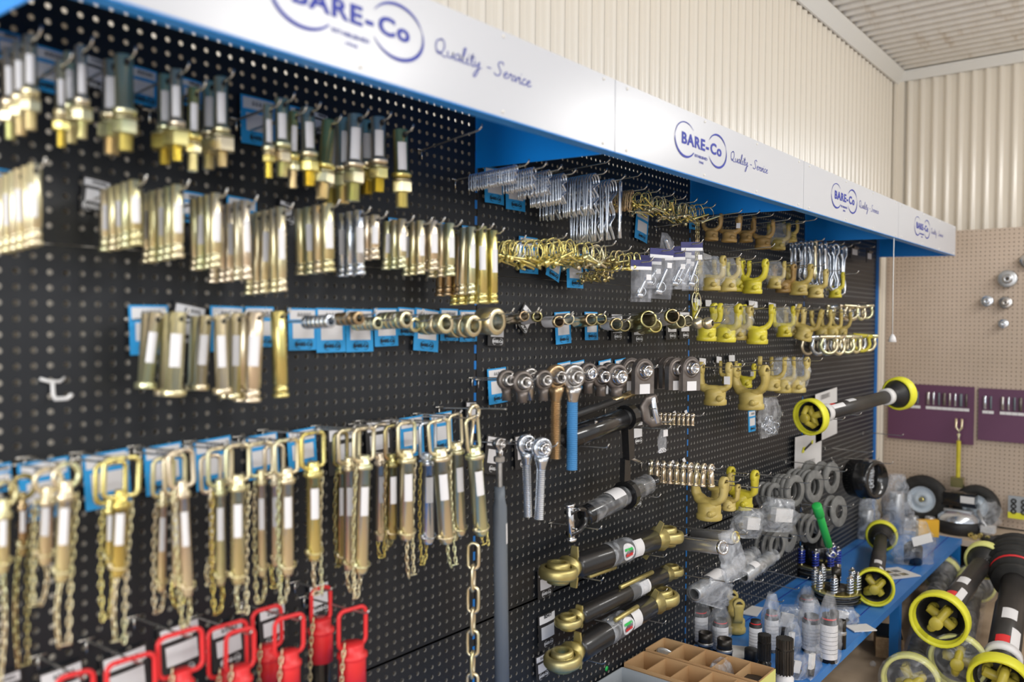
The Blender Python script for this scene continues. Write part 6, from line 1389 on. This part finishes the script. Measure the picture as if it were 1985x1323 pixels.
# cardboard divider cartons
def carton(x0, x1, y0, y1, h, n, label, mat, end=None, tm='cardboard'):
    root = empty('divided_carton', (x0, y0, ZS)); tag(root, label, 'carton', 'divided cartons'); t = .0035; L = y0-y1; w = x1-x0
    f = MB(); f.box((w/2, -L/2, t/2+.001), (w, L, t)); f.box((t/2, -L/2, h/2+.001), (t, L, h)); f.box((w-t/2, -L/2, h/2+.001), (t, L, h)); f.box((w/2, -t/2, h/2+.001), (w, t, h)); f.box((w/2, -L+t/2, h/2+.001), (w, t, h)); f.build('tray', mat, root)
    for q in range(1, n): f = MB(); f.box((w/2, -L*q/n, h/2), (w-2*t, t, h*.97)); f.build('divider', tm, root)
    if end: f = MB(); f.box((w/2, -L-.0012, h/2), (w, .0015, h*.98)); f.build('end_panel', end, root)
    for q in range(n):
        if q % 2 == 0 and n > 1: MB().box((t+.001, -L*(q+.45)/n, h*.78), (.0008, .035, .022)).build('sticker', 'label', root)
    return root
HR = .11; zr = ZS+HR
q1, q2, q3 = UZ(1256, 1259, zr), UZ(1297, 1237, zr), UZ(1500, 1299, zr)
xa, xb, ya, yb = (q1.x+UZ(1488, 1323, zr).x)/2, (q2.x+q3.x)/2, -.015, q3.y
xa = xb-.135
carton(xa, xb, ya, yb, HR, 5, 'rear divided carton with tin lids and green end panel', 'cardboard', end='guardpale')
xc = xa-.006; carton(xc-.135, xc, ya-.0, yb-.02, HR-.005, 5, 'middle divided carton, empty, with writing on its dividers', 'cardboard')
carton(xc-.30, xc-.141, ya, yb-.05, HR-.015, 1, 'grey open box at the bottom edge, nearest the camera', 'boxgrey')
for q in range(3):
    f = MB(); f.ring((0, 0, 0), (0, 0, 1), .048, .040, .014, 26); f.lathe([(0, .004), (.041, .004)], None, 26); o = f.build('tin_lid', 'tin'); o.location = (xa+.07, ya-.055, ZS+.02+.026*q); o.rotation_euler = (R(12+6*q), R(8), 0); tag(o, f'round dull tin lid, {["lowest", "middle", "topmost"][q]} in the rear carton', 'lid', 'tin lids')
f = MB(); f.lathe([(0, .07), (.045, .07), (.048, .06), (.048, 0), (0, 0)], None, 26); o = f.build('rubber_plug', 'blackmatt'); o.location = (xa+.07, yb+.05, ZS+.01); tag(o, 'round black cap in the last cell of the rear carton', 'cap')
p = Vector((xa+.065, yb+.16, ZS+.115)); root = empty('parts_bag', p); tag(root, 'small crumpled clear bag in the rear carton', 'bag of parts'); bag_mesh(.10, .10, .07, 120, top=.7, crump=.25).build('bag', 'bagcloudy', root)

# ================= END WALL BENCH =================
ZB = .30; root = empty('end_bench', (5.33, 0, 0)); tag(root, 'pale board bench along the end wall under the beige pegboard', 'bench')
f = MB(); f.box((.235, -1.2, ZB-.016), (.47, 2.5, .032)); f.build('bench_top', 'plywood', root)
for y in (-.55, -2.3): f = MB(); f.box((.03, y, (ZB-.032)/2), (.05, .05, ZB-.032)); f.build('leg', 'wood', root)
f = MB(); f.box((.40, -1.2, .14), (.02, 2.4, .25)); f.build('back_board', 'blackmatt', root)
def wheel(px, py, rp, X, label, lean, rim=True):
    p = UX(px, py, X); k = mpp(p); r = rp*k; p.z = ZB+r*math.cos(lean); root = empty('wheel', p); root.rotation_euler = (0, R(90)+lean, R(0)); tag(root, label, 'wheel', 'small pneumatic wheels')
    f = MB(); w = r*.32; f.lathe([(r*.52, -w*.7), (r*.62, -w), (r*.86, -w), (r*.97, -w*.6), (r, 0), (r*.97, w*.6), (r*.86, w), (r*.62, w), (r*.52, w*.7), (r*.52, -w*.7)], None, 36); f.build('tyre', 'rubber', root)
    f = MB(); f.lathe([(0, -w*.3), (r*.12, -w*.3), (r*.14, -w*.55), (r*.3, -w*.5), (r*.36, -w*.2), (r*.46, -w*.3), (r*.53, -w*.75), (r*.56, -w*.7), (r*.56, w*.7), (0, w*.6)], None, 30); f.build('rim', 'wheelrim', root)
    f = MB(); f.ring((0, 0, -w*.5), (0, 0, 1), r*.09, r*.05, w*.5, 14); f.build('hub_bush', 'brass', root)
wheel(1789, 948, 47, 5.62, 'small wheel with pale rim leaning on the beige pegboard', R(8))
wheel(1893, 962, 42, 5.71, 'second small wheel behind the bagged part', R(10))
def stand(px, py, X, fn, name, label, cat, z=ZB, grp=None):
    p = UX(px, py, X); p.z = z; o = empty(name, p); fn(o, mpp(p)); tag(o, label, cat, grp); return o
def f_drum(o, k):
    f = MB(); f.lathe([(0, 0), (34*k, 0), (38*k, 3*k), (38*k, 22*k), (34*k, 25*k), (0, 25*k)], None, 32); f.build('belt_drum', 'blackmatt', o)
    f = MB(); f.lathe([(37*k, 25*k), (36*k, 31*k), (24*k, 42*k), (0, 42*k)], None, 30); f.build('cone', 'silver', o)
    f = MB(); f.box((-4*k, 0, 43*k), (10*k, 50*k, 3*k)); f.build('crossbar', 'tin', o)
stand(1858, 1020, 5.52, f_drum, 'blade_drum', 'black drum with silver cone on the end bench', 'drum')
def f_box(o, k):
    f = MB(); f.box((0, 0, 14*k), (26*k, 54*k, 22*k)); f.box((0, 0, 1.5*k), (30*k, 60*k, 3*k)); f.build('housing', 'blackmetal', o); f = MB(); f.box((-13.4*k, -14*k, 14*k), (.6*k, 24*k, 13*k)); f.build('sticker', 'paper', o)
stand(1862, 975, 5.60, f_box, 'black_housing', 'black housing with cream sticker on top of the silver cone', 'housing', z=ZB+45*.0033)
def f_bag2(o, k):
    bag_mesh(58*k, 62*k, 40*k, 141, top=.6, crump=.22).build('bag', 'bag', o, Matrix.Translation((0, 0, 62*k))); f = MB(); f.box((-10*k, 0, 8*k), (20*k, 24*k, 12*k)); f.build('cream_block', 'paper', o); f = MB(); f.tube([(0, 20*k, 40*k), (-10*k, 10*k, 20*k), (-14*k, -8*k, 4*k)], 3*k, 8); f.build('bracket', 'tin', o)
stand(1918, 1002, 5.55, f_bag2, 'parts_bag', 'clear bag with metal bracket and cream block on the end bench', 'bag of parts', z=ZB+.02)
for i, (px, py, X, r_, h_) in enumerate([(1756, 1003, 5.45, 7, 18), (1771, 1000, 5.50, 9, 20), (1788, 1008, 5.42, 9, 16), (1803, 1012, 5.46, 9, 26)]):
    def f_c(o, k, r_=r_, h_=h_): f = MB(); f.ring((0, 0, h_*k/2), (0, 0, 1), r_*k, r_*k*.7, h_*k, 20); f.build('cup_wall', 'tin', o)
    stand(px, py, X, f_c, 'steel_bush', f'short steel bush on the bench before the pale rimmed wheel, {nth(i)} from left', 'bush', grp='steel bushes on the bench')
for i, (px, X, r_, h_, mt, lb) in enumerate([(1932, 5.42, 26, 5, 'blackmatt', 'flat black disc at the bench front'), (1960, 5.50, 30, 4, 'rubber', 'wide black disc under the bagged bracket'), (1972, 5.40, 24, 3, 'tin', 'flat pale plate at the right frame edge')]):
    def f_d(o, k, r_=r_, h_=h_, mt=mt): f = MB(); f.lathe([(0, 0), (r_*k, 0), (r_*k, h_*k), (r_*.5*k, h_*k*1.3), (0, h_*k*1.3)], None, 28); f.build('disc', mt, o)
    stand(px, 1030, X, f_d, 'flat_disc', lb+' on the end bench', 'disc')
for i, (px, X) in enumerate([(1882, 5.42), (1900, 5.44), (1914, 5.40), (1890, 5.38)]):
    def f_n(o, k): f = MB(); f.lathe([(2*k, 0), (5*k, 0), (5*k, 6*k), (2*k, 6*k), (2*k, 0)], Matrix.Rotation(R(80), 4, 'Y') @ Matrix.Translation((-5*k, 0, 0)), 6, smooth=False); f.build('nut_body', 'brass', o)
    stand(px, 1025, X, f_n, 'loose_nut', f'small loose brassy nut on the bench, {nth(i)} of four', 'nut', grp='loose nuts on the bench')
# turnbuckle standing at the back
p = UX(1857, 925, 5.68); k = mpp(p); root = empty('turnbuckle', p); tag(root, 'yellow threaded turnbuckle with clevis on top, leaning on the purple board', 'turnbuckle')
f = MB(); threaded(f, 0, 70*k, 4.2*k, .006); f.build('threaded_rod', 'yellow', root); f = MB(); f.cyl((0, 0, 70*k), (0, 0, 85*k), 1.8*k, 8); f.build('stem', 'gold', root)
f = MB(); f.tube([(0, -5*k, 113*k), (0, -5*k, 96*k), (0, 0, 88*k), (0, 5*k, 96*k), (0, 5*k, 113*k)], 2.2*k, 8); f.lathe([(0, 80*k), (3*k, 80*k), (3*k, 84*k), (0, 84*k)], None, 6, smooth=False); f.build('clevis', 'gold', root)
p.z = ZB+.1
f = MB(); f.box((-.01, 0, -.03), (.05, .07, .06)); f.build('foot_block', 'olive', root)
# packet card at the right edge
p = UX(1975, 985, 5.74); k = mpp(p); root = empty('seal_packet', p); tag(root, 'packet of black seals with yellow band at the right frame edge', 'packet')
f = MB(); f.box((0, 0, 0), (.006, 36*k, 44*k)); f.build('card', 'boxgrey', root); f = MB(); f.box((-.004, 0, -16*k), (.002, 36*k, 12*k)); f.build('yellow_band', 'guard', root)
for q in range(6): f = MB(); f.ring((-.006, (q % 2-.5)*17*k, (8-(q//2)*10)*k+4*k), (1, 0, 0), 5*k, 2.5*k, .006, 14); f.build('seal', 'rubber', root)
# pulleys pinned on the beige pegboard
for i, (px, py, rp, mt, lb) in enumerate([(1953, 541, 17, 'tin', 'largest pale pulley on the beige pegboard'), (1913, 584, 11, 'silver', 'silver pulley, left one of three small ones'), (1949, 587, 12, 'steel', 'grey pulley below the largest one'), (1945, 628, 9, 'silver', 'smallest pulley, lowest on the beige pegboard'), (1992, 506, 14, 'steel', 'pulley cut off by the right frame edge')]):
    p = UX(px, py, 5.76); k = mpp(p); f = MB(); r = rp*k; m = T((0, 0, 0), (-1, 0, 0)); f.lathe([(r*.18, -.035), (r*.18, r*.42), (r*.40, r*.42), (r*.46, r*.16), (r*.62, r*.10), (r*.94, r*.14), (r, r*.08), (r*.86, -r*.02), (r, -r*.18), (r*.3, -r*.2), (r*.3, -.035)], m, 28); o = f.build('pulley', mt); o.location = p; tag(o, lb, 'pulley', None)
# pull cord hanging from the canopy
a = U(1733, 452, .415); b = U(1730, 655, .415); root = empty('pull_cord', a); tag(root, 'thin white pull cord with small knob hanging from the canopy', 'cord')
f = MB(); f.tube([(0, 0, .01), (0, 0, (b.z-a.z)*.5), (b.x-a.x, 0, b.z-a.z)], .0022, 6); f.build('cord', 'string', root); f = MB(); f.lathe([(0, 0), (.018, 0), (.014, .02), (.006, .035), (0, .035)], Matrix.Translation((b.x-a.x, 0, b.z-a.z-.02)), 14); f.build('knob', 'label', root)

# ================= DRIVE SHAFTS ON THE FLOOR =================
A_, B_ = UZ(1818, 1205, .355), UZ(1912, 1084, .42)
pto(A_, B_, .108, 'unwrapped drive shaft with open yellow guard, on top of the floor pile', ra=.112, rb=.09, cupB='guardpale', r_t=.046, roll=35, ys=1.2)
A_, B_ = UZ(1936, 1330, .16), UZ(1974, 1080, .44)
pto(A_, B_, .11, 'thick black drive shaft with rubber bellows at the right frame edge', ra=.112, rb=.125, r_t=.060, bellows=True, collar='label')
A_, B_ = UZ(1856, 1285, .19), UZ(1893, 1130, .13)
pto(A_, B_, .10, 'bagged drive shaft with pale yellow guards, middle of the floor pile', ra=.108, rb=.10, r_t=.045, cupA='guardpale', cupB='guardpale', bag=1, yokeB=False, stickers=False, roll=10)
A_, B_ = UZ(1764, 1325, .13), UZ(1826, 1110, .14)
pto(A_, B_, .10, 'bagged drive shaft with pale yellow guards, nearest the blue shelf', ra=.108, rb=.10, r_t=.045, cupA='guardpale', cupB='guardpale', bag=1, yokeB=False, stickers=False, roll=60)
# wooden block and scrap under the shelf
p = UZ(1722, 1262, 0); f = MB(); f.box((0, 0, .045), (.20, .12, .09)); o = f.build('wood_block', 'wood'); o.location = p; o.rotation_euler = (0, 0, R(18)); tag(o, 'wooden block with dark film on top, on the floor under the shelf', 'block')
f = MB(); f.box((0, 0, .0945), (.18, .11, .008)); f.build('dark_film', 'blackmetal', o)
p = UZ(1692, 1293, 0); f = MB(); f.sphere((0, 0, .012), .014, seg=10, rings=6); o = f.build('plastic_scrap', 'bagcloudy'); o.location = p; tag(o, 'small clear plastic scrap on the floor near the wooden block', 'scrap')
